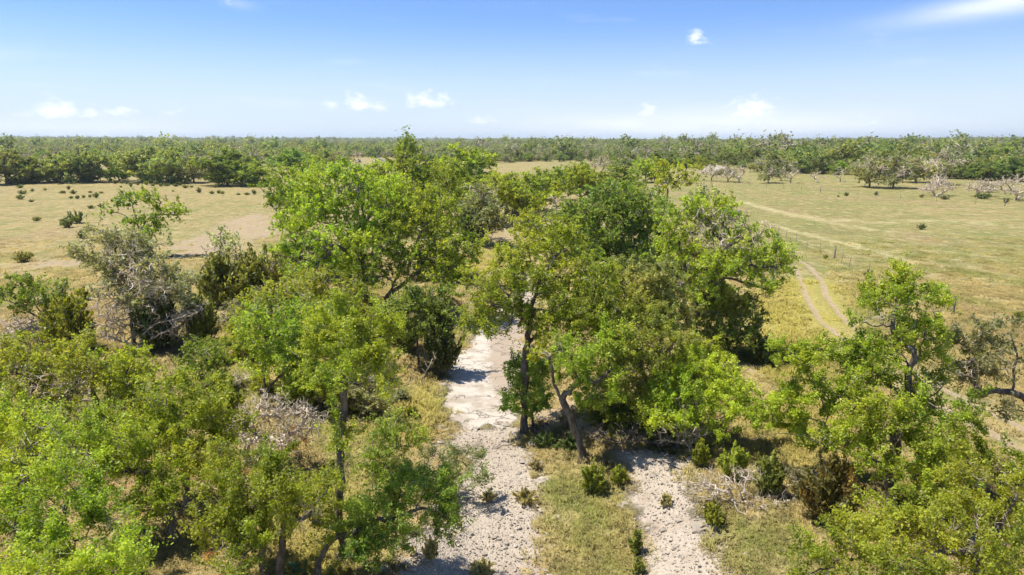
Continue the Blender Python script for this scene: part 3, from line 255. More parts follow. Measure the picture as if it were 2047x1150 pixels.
MIDTREES = [
  (-139.56,191.63,0.04,11.25,9.0,'m_row','leftmost round oak of the row along the far side of the left pasture'),
  (-136.25,198.02,0.07,10.17,7.27,'m_dark','dark bushy oak second from the left in the row beyond the left pasture'),
  (-129.99,200.59,0.05,11.78,8.24,'m_row','green oak third from the left in the row beyond the left pasture'),
  (-122.53,201.47,0.0,11.83,8.87,'m_row','broad oak fourth from the left in the row beyond the left pasture'),
  (-117.95,207.1,-0.04,7.6,6.69,'m_dark','low dark oak before the gap in the row beyond the left pasture'),
  (-107.41,203.29,-0.11,11.94,9.55,'m_row','bright oak just right of the gap in the row beyond the left pasture'),
  (-97.64,198.35,-0.1,11.65,9.61,'m_row','tall light oak left of the lone leaning stem beyond the left pasture'),
  (-91.42,198.29,-0.09,8.73,8.15,'m_grey','greyish open oak with a single stem beyond the left pasture'),
  (-76.96,186.45,-0.04,13.69,9.31,'m_darkround','dark domed oak,roundest of the row beyond the left pasture'),
  (-68.69,184.22,-0.03,9.47,6.49,'m_dark','lower oak at the right end of the row beyond the left pasture'),
  (-82.33,261.41,-0.01,14.57,8.44,'m_darkround','dark round oak behind the slender tree at the end of the left row'),
  (-75.19,282.35,0.03,9.11,7.87,'m_dark','narrow dark tree left of the far pale mounds'),
  (-67.84,273.2,0.03,8.01,7.61,'m_grey','greyish tree next to the narrow dark tree,left of the far pale mounds'),
  (-3.73,86.25,-0.77,7.66,7.66,'m_grey','grey-trunked oak beside the pink bank in the far grove'),
  (-1.05,106.03,-0.79,8.6,7.82,'m_oak','light green oak behind the pink bank in the far grove'),
  (-10.63,140.86,-0.05,13.46,10.36,'m_oak','wide light oak at the back of the far grove left of centre'),
  (-16.85,263.24,-0.09,11.58,8.49,'m_oak','farthest round oak peeking above the far grove'),
  (-15.37,124.82,-0.04,10.1,8.27,'m_oak','oak behind the ivy-limbed oak in the far grove'),
  (5.61,149.49,-0.79,7.69,6.59,'m_oak','small oak right of the light green oak in the far grove'),
  (12.11,172.43,-0.88,7.6,6.33,'m_dark','darker small oak in the middle of the far grove'),
  (14.02,140.82,-0.05,8.28,7.25,'m_oak','oak left of the airy fine-leaved tree in the far grove'),
  (8.5,87.72,-0.01,5.84,4.54,'m_dark','dark thicket oak behind the creek oak crown'),
  (24.25,161.36,-0.05,11.85,6.4,'m_dark','broad oak behind the airy fine-leaved tree'),
  (38.61,199.75,-0.04,8.8,6.74,'m_oak','oak right of the far grove,before the grey bare trees'),
  (17.07,63.34,0.0,4.25,3.31,'m_grey','grey-green thicket behind the half-dead oak trunk'),
  (26.83,262.23,-0.05,4.23,4.23,'m_dark','small round tree alone on the far tan strip'),
  (2.51,93.13,-0.75,4.13,2.75,'m_dark','shrubby tree right of the pink bank in the far grove'),
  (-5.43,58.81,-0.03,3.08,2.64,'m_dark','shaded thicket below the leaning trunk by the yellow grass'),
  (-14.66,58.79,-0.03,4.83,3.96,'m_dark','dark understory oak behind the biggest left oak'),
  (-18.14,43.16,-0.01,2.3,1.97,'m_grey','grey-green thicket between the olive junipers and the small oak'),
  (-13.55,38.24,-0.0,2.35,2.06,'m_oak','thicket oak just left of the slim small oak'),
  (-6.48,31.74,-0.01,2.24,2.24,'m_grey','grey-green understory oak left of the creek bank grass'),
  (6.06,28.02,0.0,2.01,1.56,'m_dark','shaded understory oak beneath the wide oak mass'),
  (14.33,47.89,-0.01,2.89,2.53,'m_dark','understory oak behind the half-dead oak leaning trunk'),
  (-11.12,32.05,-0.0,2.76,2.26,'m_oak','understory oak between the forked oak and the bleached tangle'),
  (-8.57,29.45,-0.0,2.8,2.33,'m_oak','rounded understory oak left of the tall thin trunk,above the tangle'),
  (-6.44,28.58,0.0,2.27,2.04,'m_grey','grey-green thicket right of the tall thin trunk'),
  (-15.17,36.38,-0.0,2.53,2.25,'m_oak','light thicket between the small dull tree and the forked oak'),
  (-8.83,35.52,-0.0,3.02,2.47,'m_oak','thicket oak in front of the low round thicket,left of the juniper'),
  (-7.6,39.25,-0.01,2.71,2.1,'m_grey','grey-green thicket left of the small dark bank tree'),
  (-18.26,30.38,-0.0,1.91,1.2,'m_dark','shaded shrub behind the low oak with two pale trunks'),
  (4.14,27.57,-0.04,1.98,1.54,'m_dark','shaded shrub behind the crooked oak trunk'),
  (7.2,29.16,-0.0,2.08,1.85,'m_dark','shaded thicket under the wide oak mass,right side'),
  (9.63,33.13,-0.0,2.58,2.32,'m_oak','thicket oak between the domed pale tree and the low pasture-edge oak'),
  (5.7,43.78,-0.01,3.66,2.99,'m_oak','oak behind the tall forked creek oak,right side of its crown'),
  (11.72,58.79,-0.03,4.4,3.52,'m_oak','oak right behind the domed pale green tree'),
  (5.63,71.19,-0.41,4.76,3.7,'m_oak','oak above the creek oak crown beside the yellow grass'),
  (13.35,52.8,-0.02,3.17,2.78,'m_grey','grey-green thicket left of the half-dead oak trunk'),
  (2.5,128.73,-0.89,8.52,6.63,'m_oak','oak at the back of the far grove above the snag'),
  (-13.22,88.12,-0.07,6.52,5.21,'m_oak','oak filling behind the ivy-limbed oak,right'),
  (15.02,21.9,0.0,2.2,1.65,'m_dark','shaded understory oak right of the largest right oak'),
  (17.64,111.22,0.05,6.56,4.92,'m_oak','oak between the airy tree and the upright thick-trunked oak'),
  (10.04,21.73,0.0,0.91,0.91,'m_grey','twiggy grey shrub behind the bronze juniper'),
  (34.11,259.9,0.06,8.77,6.86,'m_bare','grey bare oak left in the line beyond the right pasture'),
  (33.83,235.43,0.01,7.6,6.56,'m_bare','second grey bare oak from the left in the line beyond the right pasture'),
  (47.88,248.31,0.06,7.28,6.19,'m_bare','grey bare oak behind the upright dark-trunked oak'),
  (59.69,206.58,-0.0,5.46,5.46,'m_bare','grey bare oak right of the upright dark-trunked oak'),
  (63.06,201.51,0.0,6.51,5.92,'m_bare','grey leafless oak left of the white dead tree'),
  (64.76,196.4,0.02,4.9,5.19,'m_dead','white dead tree with upswept arms left of the pasture corner'),
  (72.51,195.4,0.08,6.31,6.6,'m_grey','single-stemmed grey-green tree in the dead tree line'),
  (79.41,203.77,0.16,4.19,4.49,'m_bare','small brown bare tree right of the single-stemmed grey-green one'),
  (78.57,194.61,0.13,4.29,6.0,'m_dead','white dead tree with raised forked arms in the middle of the line'),
  (85.54,193.77,0.18,4.27,3.41,'m_snag','arched broken dead snag in the dead tree line'),
  (93.8,197.0,0.27,3.47,4.34,'m_dead','thin pale dead tree right of the arched snag'),
  (91.08,175.46,0.16,7.73,7.99,'m_grey','left of the paired grey-green oaks beyond the right pasture'),
  (95.76,173.07,0.2,8.9,8.39,'m_grey','right of the paired grey-green oaks beyond the right pasture'),
  (112.3,191.96,0.43,8.45,7.05,'m_grey','grey-green oak behind the paired oaks'),
  (113.22,182.09,0.37,9.36,9.36,'m_bare','grey bare-topped oak above the toppled dead tree'),
  (92.3,149.33,0.09,6.59,4.83,'m_fallen','toppled white dead tree with a thick leaning trunk at the far right field'),
  (100.82,148.59,0.15,5.46,3.71,'m_fallen','grey heap of a collapsed dead tree right of the toppled trunk'),
  (102.09,139.08,0.1,7.16,5.11,'m_fallen','collapsed dead tree at the far right edge of the pasture')]
MOUNDS = [
  (-84.07,379.19,-0.02,3.89,1.67,'small pale rubble mound left on the far yellow clearing'),
  (-74.66,388.62,-0.05,8.55,2.28,'wider pale rubble mound right on the far yellow clearing'),
  (73.45,249.84,0.52,12.83,2.2,'white caliche bank behind the dead trees at the right pasture corner')]
CLEAR = [
  (-78.64,336.93,0.12,14.82,1.48),
  (-70.75,352.21,0.08,20.65,1.55),
  (22.03,316.17,-0.05,37.09,1.85),
  (-261.2,376.02,0.08,13.78,1.65),
  (75.09,249.31,0.55,21.94,1.83),
  (-90.37,261.16,0.0,11.49,1.53)]
PEAR = [
  (-6.03,17.2,0.0,0.61,0.46)]
RUT_A = [(28.32,71.13,0.03),(27.22,64.52,0.02),(25.3,58.6,0.01),(22.67,50.94,0.01),(21.03,45.04,-0.0),(20.56,41.14,-0.0),(20.12,37.75,0.0),(19.66,32.76,0.0),(19.87,28.02,-0.0),(20.46,24.2,-0.0)]
RUT_B = [(29.76,73.47,0.02),(29.01,65.89,0.02),(27.08,58.55,0.02),(24.68,52.25,0.02),(23.15,46.65,0.01),(22.51,43.73,0.0),(21.87,39.73,0.0),(21.29,34.27,0.0),(21.49,29.45,0.0),(22.05,25.75,0.0)]
STREAK_A = [(45.85,137.67,0.02),(45.22,115.13,0.05),(47.55,105.15,0.09),(53.88,100.98,0.04),(67.36,104.72,-0.02),(72.43,94.99,-0.02)]
STREAK_B = [(45.46,109.49,0.08),(47.61,98.7,0.09),(48.37,93.04,0.09),(50.04,91.04,0.07)]
STREAK_C = [(37.72,98.44,0.12),(37.29,91.01,0.08),(38.55,84.74,0.08),(39.4,78.76,0.04),(40.11,73.47,0.02),(39.58,65.94,0.01)]
FENCE_A = [(34.84,91.09,0.07),(33.75,83.5,0.07),(33.71,80.37,0.04),(32.98,75.67,0.0),(33.46,73.32,-0.01),(33.43,69.84,-0.02),(32.14,64.06,0.01),(32.05,60.23,0.04),(31.54,55.64,0.06),(31.16,50.72,0.06),(31.0,46.52,0.04),(31.01,42.45,0.02),(30.85,38.19,0.01)]
FENCE_B = [(-130.25,205.65,0.05),(-113.71,202.69,-0.07),(-96.93,198.37,-0.1),(-79.43,190.82,-0.05),(-64.84,186.62,-0.05)]
FENCE_C = [(63.52,183.57,0.01),(72.52,161.69,0.04),(80.2,141.66,0.09),(88.41,130.68,0.06),(94.42,123.41,0.01)]
WOODFRONT = [(-1.2436,330.782),(-0.7381,358.8117),(-0.6979,396.9535),(-0.6727,398.3994),(-0.6515,368.3059),(-0.5579,353.1742),(-0.3561,340.0735),(-0.3344,340.1381),(-0.2405,371.8198),(-0.233,459.4624),(-0.1681,456.4985),(-0.1612,372.7533),(0.0047,361.4772),(0.0119,387.2711),(0.12,370.9005),(0.1311,305.5581),(0.2648,272.9595),(0.2718,287.7803),(0.3296,279.9326),(0.3446,246.2388),(0.4898,219.2604),(0.5988,205.9605),(0.7426,185.7369),(1.2189,161.3227)]


# ---- terrain: gently rolling pasture with a shallow dry creek ----
def smooth(a, b, x):
    t = np.clip((x - a) / (b - a), 0.0, 1.0)
    return t * t * (3 - 2 * t)

def vhash(ix, iy, seed):
    h = (ix.astype(np.int64) * 374761393 + iy.astype(np.int64) * 668265263 + seed * 974634777) & 0x7fffffff
    h = (h ^ (h >> 13)) * 1274126177 & 0x7fffffff
    return ((h ^ (h >> 16)) & 0xffff) / 65535.0

def vnoise(x, y, seed=0):
    x = np.asarray(x, float); y = np.asarray(y, float)
    ix = np.floor(x); iy = np.floor(y)
    fx = x - ix; fy = y - iy
    fx = fx * fx * (3 - 2 * fx); fy = fy * fy * (3 - 2 * fy)
    a = vhash(ix, iy, seed); b = vhash(ix + 1, iy, seed)
    c = vhash(ix, iy + 1, seed); d = vhash(ix + 1, iy + 1, seed)
    return (a * (1 - fx) + b * fx) * (1 - fy) + (c * (1 - fx) + d * fx) * fy

def fbm(x, y, seed=0, octv=4):
    s = 0.0; a = 0.5
    for o in range(octv):
        s = s + a * vnoise(x * 2 ** o, y * 2 ** o, seed + o * 17); a *= 0.5
    return s

def seg_dist(x, y, line):
    d = np.full(np.shape(x), 1e9)
    for (ax, ay), (bx, by) in zip(line[:-1], line[1:]):
        vx, vy = bx - ax, by - ay
        t = np.clip(((x - ax) * vx + (y - ay) * vy) / (vx * vx + vy * vy), 0, 1)
        d = np.minimum(d, np.hypot(x - ax - t * vx, y - ay - t * vy))
    return d

def poly_dist(x, y, poly):
    """signed distance, positive inside"""
    d = seg_dist(x, y, list(poly) + [poly[0]])
    ins = np.zeros(np.shape(x), bool)
    n = len(poly)
    for i in range(n):
        ax, ay = poly[i]; bx, by = poly[(i + 1) % n]
        if ay == by:
            continue
        c = ((ay > y) != (by > y)) & (x < (bx - ax) * (y - ay) / (by - ay) + ax)
        ins ^= c
    return np.where(ins, d, -d)

def height(x, y):
    x = np.asarray(x, float); y = np.asarray(y, float)
    z = 0.5 * (fbm(x / 34.0, y / 34.0, 3, 3) - 0.44) * smooth(30, 90, np.hypot(x, y))
    z = z + 3.2 * smooth(60, 220, x + 0.15 * y) * smooth(110, 320, y)
    z = z + 3.0 * smooth(-80, -500, x) * smooth(250, 700, y)
    r = np.hypot(x, y)
    z = z + 14.0 * smooth(1500, 3200, r) * (0.35 + 0.65 * smooth(0.25, -0.7, x / (r + 1)) + 0.5 * smooth(0.2, 0.6, x / (r + 1)))
    z = z + 13.0 * (fbm(x / 420.0, y / 700.0, 91, 3) - 0.44) * smooth(500, 1400, r)
    d = seg_dist(x, y, CREEK)
    z = z - 0.85 * smooth(5.2, 2.2, d + 0.9 * (fbm(x / 2.5, y / 2.5, 11, 2) - 0.37))
    return z


# ------------------------------------------------------------------ materials
def new_mat(name):
    m = bpy.data.materials.new(name); m.use_nodes = True
    nt = m.node_tree; nt.nodes.clear()
    out = nt.nodes.new('ShaderNodeOutputMaterial')
    return m, nt.nodes, nt.links, out
class NB:
    """small node-building helper"""
    def __init__(s, N, L): s.N = N; s.L = L
    def put(s, sock, v):
        if isinstance(v, (int, float)): sock.default_value = v
        elif isinstance(v, tuple):
            sock.default_value = v if len(v) == len(sock.default_value) else (*v, 1.0)
        else: s.L.new(v, sock)
    def math(s, op, a, b=None, c=None):
        n = s.N.new('ShaderNodeMath'); n.operation = op
        for i, q in enumerate((a, b, c)):
            if q is not None: s.put(n.inputs[i], q)
        return n.outputs[0]
    def mix(s, f, a, b, mode='MIX'):
        n = s.N.new('ShaderNodeMix'); n.data_type = 'RGBA'; n.blend_type = mode
        s.put(n.inputs['Factor'], f); s.put(n.inputs['A'], a); s.put(n.inputs['B'], b)
        return n.outputs['Result']
    def noise(s, vec, scale, detail=3, rough=0.55, out=0):
        n = s.N.new('ShaderNodeTexNoise'); s.L.new(vec, n.inputs['Vector'])
        n.inputs['Scale'].default_value = scale; n.inputs['Detail'].default_value = detail; n.inputs['Roughness'].default_value = rough
        return n.outputs[out]
    def ramp(s, v, a, b, lo=0.0, hi=1.0):
        n = s.N.new('ShaderNodeMapRange'); n.interpolation_type = 'SMOOTHSTEP'
        s.put(n.inputs['Value'], v); n.inputs['From Min'].default_value = a; n.inputs['From Max'].default_value = b
        n.inputs['To Min'].default_value = lo; n.inputs['To Max'].default_value = hi
        return n.outputs[0]
    def vor(s, vec, scale, feat='F1', out='Distance', rnd=1.0):
        n = s.N.new('ShaderNodeTexVoronoi'); n.feature = feat; s.L.new(vec, n.inputs['Vector'])
        n.inputs['Scale'].default_value = scale; n.inputs['Randomness'].default_value = rnd
        return n.outputs[out]
    def attr(s, name, out='Color'):
        n = s.N.new('ShaderNodeAttribute'); n.attribute_name = name; return n.outputs[out]
    def sep(s, c):
        n = s.N.new('ShaderNodeSeparateColor'); s.L.new(c, n.inputs[0]); return n.outputs
    def pos(s):
        return s.N.new('ShaderNodeNewGeometry').outputs['Position']
    def scale(s, vec, xyz):
        n = s.N.new('ShaderNodeMapping'); s.L.new(vec, n.inputs[0]); n.inputs['Scale'].default_value = xyz; return n.outputs[0]

TAN = (0.380, 0.284, 0.114); OLIVE = (0.248, 0.229, 0.061); GREENG = (0.176, 0.206, 0.044); YEL = (0.380, 0.330, 0.061)
PALEG = (0.457, 0.374, 0.171); REDG = (0.336, 0.223, 0.112); DARKG = (0.149, 0.134, 0.048)
def grass_colour(b, p, yellow, green, streak):
    st = b.scale(p, (1.0, 0.55, 1.0))
    big = b.noise(p, 0.03, 4, 0.6); mid = b.noise(st, 0.22, 5, 0.62); m2 = b.noise(st, 0.75, 4, 0.65); fine = b.noise(p, 3.0, 4, 0.7)
    olive = b.ramp(b.math('ADD', b.math('MULTIPLY', green, 0.30), big), 0.45, 0.90)
    c = b.mix(olive, TAN, OLIVE)
    c = b.mix(b.ramp(b.math('ADD', mid, b.math('MULTIPLY', green, 0.06)), 0.47, 0.66, 0, 0.85), c, GREENG)
    c = b.mix(b.ramp(b.noise(st, 0.07, 5, 0.68), 0.52, 0.66, 0, 0.75), c, REDG)
    c = b.mix(b.ramp(m2, 0.49, 0.64, 0, 0.75), c, PALEG)
    c = b.mix(b.ramp(b.noise(st, 1.1, 5, 0.74), 0.47, 0.63, 0, 0.8), c, DARKG)
    c = b.mix(b.ramp(b.noise(b.scale(p, (0.35, 1.0, 1.0)), 0.16, 5, 0.7), 0.54, 0.64, 0, 0.45), c, DARKG)
    c = b.mix(b.math('MULTIPLY', yellow, b.ramp(mid, 0.25, 0.6, 0.45, 0.85)), c, YEL)
    c = b.mix(b.math('MULTIPLY', streak, b.ramp(m2, 0.3, 0.65, 0.25, 0.85)), c, (0.55, 0.47, 0.235))
    c = b.mix(b.ramp(fine, 0.40, 0.72, 0.0, 0.55), c, DARKG)
    return b.mix(b.ramp(b.noise(p, 9.0, 2, 0.6), 0.45, 0.7, 0.0, 0.5), c, PALEG)

def ground_material():
    m, N, L, out = new_mat('ground_surface'); b = NB(N, L); p = b.pos()
    z1 = b.sep(b.attr('zone')); z2 = b.sep(b.attr('zone2'))
    gravel, slab, dirt = z1[0], z1[1], z1[2]; yellow, green, streak = z2[0], z2[1], z2[2]
    c = grass_colour(b, p, yellow, green, streak)
    # bare earth shows through thin grass
    soilv = b.mix(b.noise(p, 1.1, 5, 0.65), (0.45, 0.345, 0.222), (0.33, 0.245, 0.15))
    thin = b.ramp(b.noise(p, 0.8, 6, 0.68), 0.56, 0.72, 0.0, 0.6)
    c = b.mix(thin, c, soilv)
    nd = b.math('ADD', dirt, b.math('ADD', b.math('MULTIPLY', b.math('SUBTRACT', b.noise(p, 1.3, 6, 0.7), 0.5), 1.6), b.math('MULTIPLY', b.math('SUBTRACT', b.noise(b.scale(p, (1, 0.5, 1)), 0.3, 5, 0.7), 0.5), 2.2)))
    c = b.mix(b.ramp(nd, 0.45, 1.05, 0, 0.8), c, soilv)
    # gravel
    ng = b.math('ADD', gravel, b.math('MULTIPLY', b.math('SUBTRACT', b.noise(p, 0.8, 7, 0.72), 0.5), 1.9))
    gm = b.ramp(ng, 0.36, 0.80)
    st = b.vor(p, 17.0, out='Color'); sb = b.math('MULTIPLY', b.math('ADD', b.sep(st)[0], b.noise(p, 2.2, 5, 0.7)), 0.55)
    gcol = b.mix(sb, (0.335, 0.275, 0.198), (0.505, 0.432, 0.335))
    gcol = b.mix(b.ramp(b.noise(p, 0.5, 6, 0.72), 0.47, 0.66, 0, 0.8), gcol, (0.34, 0.265, 0.19))
    gcol = b.mix(b.ramp(b.vor(p, 17.0), 0.5, 0.8, 0, 0.5), gcol, (0.30, 0.24, 0.19))
    c = b.mix(gm, c, gcol)
    # limestone slab
    sm = b.ramp(b.math('ADD', slab, b.math('MULTIPLY', b.math('SUBTRACT', b.noise(p, 1.2, 7, 0.72), 0.5), 1.7)), 0.32, 0.75)
    scol = b.mix(b.ramp(b.noise(p, 0.8, 7, 0.7), 0.42, 0.62), (0.49, 0.435, 0.355), (0.34, 0.285, 0.215))
    xs = b.N.new('ShaderNodeSeparateXYZ'); L.new(p, xs.inputs[0])
    silt = b.ramp(b.math('ADD', xs.outputs[0], b.math('ADD', b.math('MULTIPLY', xs.outputs[1], 0.035), b.math('MULTIPLY', b.noise(p, 0.7, 5, 0.65), 2.4))), 0.85, 1.5)
    scol = b.mix(b.math('MULTIPLY', silt, b.ramp(xs.outputs[1], 31.0, 34.5, 0.15, 0.85)), scol, (0.34, 0.265, 0.19))
    crackv = b.scale(p, (0.55, 0.8, 1))
    wob = N.new('ShaderNodeVectorMath'); wob.operation = 'ADD'; L.new(crackv, wob.inputs[0])
    nv = N.new('ShaderNodeTexNoise'); L.new(p, nv.inputs['Vector']); nv.inputs['Scale'].default_value = 1.6; nv.inputs['Detail'].default_value = 4; L.new(nv.outputs['Color'], wob.inputs[1])
    ed = b.vor(wob.outputs[0], 1.0, 'DISTANCE_TO_EDGE')
    crack = b.ramp(ed, 0.004, 0.022, 1.0, 0.0)
    crack = b.math('MULTIPLY', crack, b.ramp(b.noise(p, 0.5, 2), 0.42, 0.6))
    scol = b.mix(b.math('MULTIPLY', crack, 0.8), scol, (0.17, 0.13, 0.10))
    c = b.mix(sm, c, scol)
    bs = N.new('ShaderNodeBsdfPrincipled'); L.new(c, bs.inputs['Base Color']); bs.inputs['Roughness'].default_value = 0.95
    bs.inputs['Specular IOR Level'].default_value = 0.15
    hg = b.math('ADD', b.math('MULTIPLY', b.noise(p, 5.5, 5, 0.7), 0.10), b.math('MULTIPLY', b.noise(p, 1.1, 5, 0.7), 0.45))
    hgr = b.math('MULTIPLY', b.math('SUBTRACT', 1.0, b.vor(p, 17.0)), 0.035)
    hs = b.math('SUBTRACT', b.math('MULTIPLY', b.noise(p, 2.0, 6, 0.6), 0.05), b.math('MULTIPLY', crack, 0.05))
    mixf = lambda f, x, y: b.math('ADD', b.math('MULTIPLY', x, b.math('SUBTRACT', 1.0, f)), b.math('MULTIPLY', y, f))
    h = mixf(sm, mixf(gm, hg, hgr), hs)
    bp = N.new('ShaderNodeBump'); bp.inputs['Strength'].default_value = 0.9; bp.inputs['Distance'].default_value = 1.0
    L.new(h, bp.inputs['Height']); L.new(bp.outputs[0], bs.inputs['Normal'])
    L.new(bs.outputs[0], out.inputs[0])
    return m

def grass_material():
    m, N, L, out = new_mat('grass_blades'); b = NB(N, L)
    p = b.pos()
    a = N.new('ShaderNodeAttribute'); a.attribute_type = 'INSTANCER'; a.attribute_name = 'gz'
    z = b.sep(a.outputs['Color'])
    c = grass_colour(b, p, z[0], z[1], z[2])
    oi = N.new('ShaderNodeObjectInfo')
    hs = N.new('ShaderNodeHueSaturation'); L.new(c, hs.inputs['Color']); L.new(b.math('ADD', b.math('MULTIPLY', oi.outputs['Random'], 0.45), 0.95), hs.inputs['Value'])
    up = N.new('ShaderNodeCombineXYZ'); up.inputs[2].default_value = 1.0
    d = N.new('ShaderNodeBsdfDiffuse'); L.new(hs.outputs[0], d.inputs[0]); L.new(up.outputs[0], d.inputs['Normal'])
    t = N.new('ShaderNodeBsdfTranslucent'); L.new(hs.outputs[0], t.inputs[0])
    mx = N.new('ShaderNodeMixShader'); mx.inputs[0].default_value = 0.2; L.new(d.outputs[0], mx.inputs[1]); L.new(t.outputs[0], mx.inputs[2])
    L.new(mx.outputs[0], out.inputs[0]); return m

def leaf_material():
    m, N, L, out = new_mat('leaves'); b = NB(N, L)
    c = b.attr('tint'); oi = N.new('ShaderNodeObjectInfo')
    hs = N.new('ShaderNodeHueSaturation'); L.new(c, hs.inputs['Color'])
    L.new(b.math('ADD', b.math('MULTIPLY', oi.outputs['Random'], 0.36), 0.82), hs.inputs['Value'])
    L.new(b.math('ADD', b.math('MULTIPLY', oi.outputs['Random'], 0.024), 0.488), hs.inputs['Hue'])
    pr = N.new('ShaderNodeBsdfPrincipled'); L.new(hs.outputs[0], pr.inputs['Base Color']); pr.inputs['Roughness'].default_value = 0.5
    pr.inputs['Specular IOR Level'].default_value = 0.4
    t = N.new('ShaderNodeBsdfTranslucent'); L.new(b.mix(1.0, hs.outputs[0], (1.35, 1.25, 0.6), 'MULTIPLY'), t.inputs[0])
    mx = N.new('ShaderNodeMixShader'); mx.inputs[0].default_value = 0.5; L.new(pr.outputs[0], mx.inputs[1]); L.new(t.outputs[0], mx.inputs[2])
    L.new(mx.outputs[0], out.inputs[0]); return m

def bark_material(name, dark, light, scale=6.0):
    m, N, L, out = new_mat(name); b = NB(N, L)
    tc = N.new('ShaderNodeTexCoord'); p = b.scale(tc.outputs['Object'], (1, 1, 0.35))
    n1 = b.noise(p, scale, 5, 0.65); n2 = b.noise(p, scale * 5, 3, 0.6)
    c = b.mix(b.ramp(n1, 0.38, 0.62), dark, light)
    c = b.mix(b.ramp(n2, 0.5, 0.75, 0, 0.5), c, tuple(q * 0.45 for q in dark))
    bs = N.new('ShaderNodeBsdfPrincipled'); L.new(c, bs.inputs['Base Color']); bs.inputs['Roughness'].default_value = 0.9; bs.inputs['Specular IOR Level'].default_value = 0.2
    bp = N.new('ShaderNodeBump'); bp.inputs['Strength'].default_value = 0.7; bp.inputs['Distance'].default_value = 0.03; L.new(n2, bp.inputs['Height']); L.new(bp.outputs[0], bs.inputs['Normal'])
    L.new(bs.outputs[0], out.inputs[0]); return m

def stone_material(name, a, c2):
    m, N, L, out = new_mat(name); b = NB(N, L); p = b.pos(); oi = N.new('ShaderNodeObjectInfo')
    c = b.mix(oi.outputs['Random'], a, c2)
    c = b.mix(b.ramp(b.noise(p, 7, 4, 0.6), 0.4, 0.7, 0, 0.6), c, tuple(q * 0.55 for q in a))
    bs = N.new('ShaderNodeBsdfPrincipled'); L.new(c, bs.inputs['Base Color']); bs.inputs['Roughness'].default_value = 0.95; bs.inputs['Specular IOR Level'].default_value = 0.15
    bp = N.new('ShaderNodeBump'); bp.inputs['Strength'].default_value = 0.6; bp.inputs['Distance'].default_value = 0.03; L.new(b.noise(p, 14, 4), bp.inputs['Height']); L.new(bp.outputs[0], bs.inputs['Normal'])
    L.new(bs.outputs[0], out.inputs[0]); return m

MAT = dict(ground=ground_material(), grass=grass_material(), leaf=leaf_material(),
    bark=bark_material('oak_bark', (0.098, 0.076, 0.055), (0.225, 0.19, 0.15)),
    pale=bark_material('bleached_wood', (0.44, 0.355, 0.245), (0.69, 0.585, 0.44)),
    twig=bark_material('grey_twigs', (0.32, 0.265, 0.195), (0.55, 0.475, 0.375)),
    dim=bark_material('weathered_wood', (0.13, 0.10, 0.08), (0.26, 0.22, 0.185)),
    stone=stone_material('limestone', (0.47, 0.41, 0.325), (0.32, 0.265, 0.198)),
    cactus=stone_material('cactus_skin', (0.10, 0.16, 0.07), (0.12, 0.18, 0.08)))
def metal_mat():
    m, N, L, out = new_mat('rusty_steel'); b = NB(N, L); p = b.pos()
    bs = N.new('ShaderNodeBsdfPrincipled'); L.new(b.mix(b.noise(p, 9, 3), (0.12, 0.075, 0.05), (0.22, 0.20, 0.18)), bs.inputs['Base Color']); bs.inputs['Roughness'].default_value = 0.7
    L.new(bs.outputs[0], out.inputs[0]); return m
MAT['steel'] = metal_mat()

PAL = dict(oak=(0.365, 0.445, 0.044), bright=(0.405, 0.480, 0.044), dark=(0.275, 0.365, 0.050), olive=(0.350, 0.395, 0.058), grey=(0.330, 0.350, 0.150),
           pale=(0.385, 0.415, 0.210), fine=(0.255, 0.345, 0.052), pale_green=(0.385, 0.430, 0.125), wood=(0.330, 0.380, 0.110), woodj=(0.245, 0.300, 0.080), woodg=(0.345, 0.340, 0.205),
           dead=(0.2, 0.2, 0.1), dead_dark=(0.2, 0.2, 0.1), rust=(0.45, 0.23, 0.10))
JPAL = [(0.300, 0.330, 0.042), (0.240, 0.258, 0.050), (0.145, 0.185, 0.050), (0.215, 0.205, 0.052), (0.400, 0.360, 0.150)]

# ------------------------------------------------------------------ mesh helpers
def mesh_np(name, V, faces_by_n, mats, tint=None, smooth_shade=False):
    """faces_by_n: list of int arrays (m,n)"""
    me = bpy.data.meshes.new(name)
    V = np.asarray(V, np.float32)
    me.vertices.add(len(V)); me.vertices.foreach_set('co', V.ravel())
    fl = [np.asarray(f, np.int32) for f in faces_by_n if len(f)]
    nl = sum(f.size for f in fl); nf = sum(len(f) for f in fl)
    me.loops.add(nl); me.polygons.add(nf)
    me.loops.foreach_set('vertex_index', np.concatenate([f.ravel() for f in fl]) if fl else np.zeros(0, np.int32))
    tot = np.concatenate([np.full(len(f), f.shape[1], np.int32) for f in fl]) if fl else np.zeros(0, np.int32)
    st = np.concatenate([[0], np.cumsum(tot)[:-1]]).astype(np.int32) if len(tot) else tot
    me.polygons.foreach_set('loop_start', st)
    if smooth_shade: me.polygons.foreach_set('use_smooth', np.ones(nf, bool))
    if tint is not None:
        a = me.attributes.new('tint', 'FLOAT_COLOR', 'FACE'); a.data.foreach_set('color', np.asarray(tint, np.float32).ravel())
    for q in (mats if isinstance(mats, (list, tuple)) else [mats]): me.materials.append(q)
    me.update(calc_edges=True)
    return me
def link(name, data, parent=None, loc=None):
    o = bpy.data.objects.new(name, data); COL.objects.link(o)
    if parent is not None: o.parent = parent
    if loc is not None: o.location = loc
    return o
def tag(o, label=None, cat=None, group=None, kind=None):
    if label: o['label'] = label
    if cat: o['category'] = cat
    if group: o['group'] = group
    if kind: o['kind'] = kind
    return o
def unit(v):
    return v / (np.linalg.norm(v, axis=-1, keepdims=True) + 1e-9)

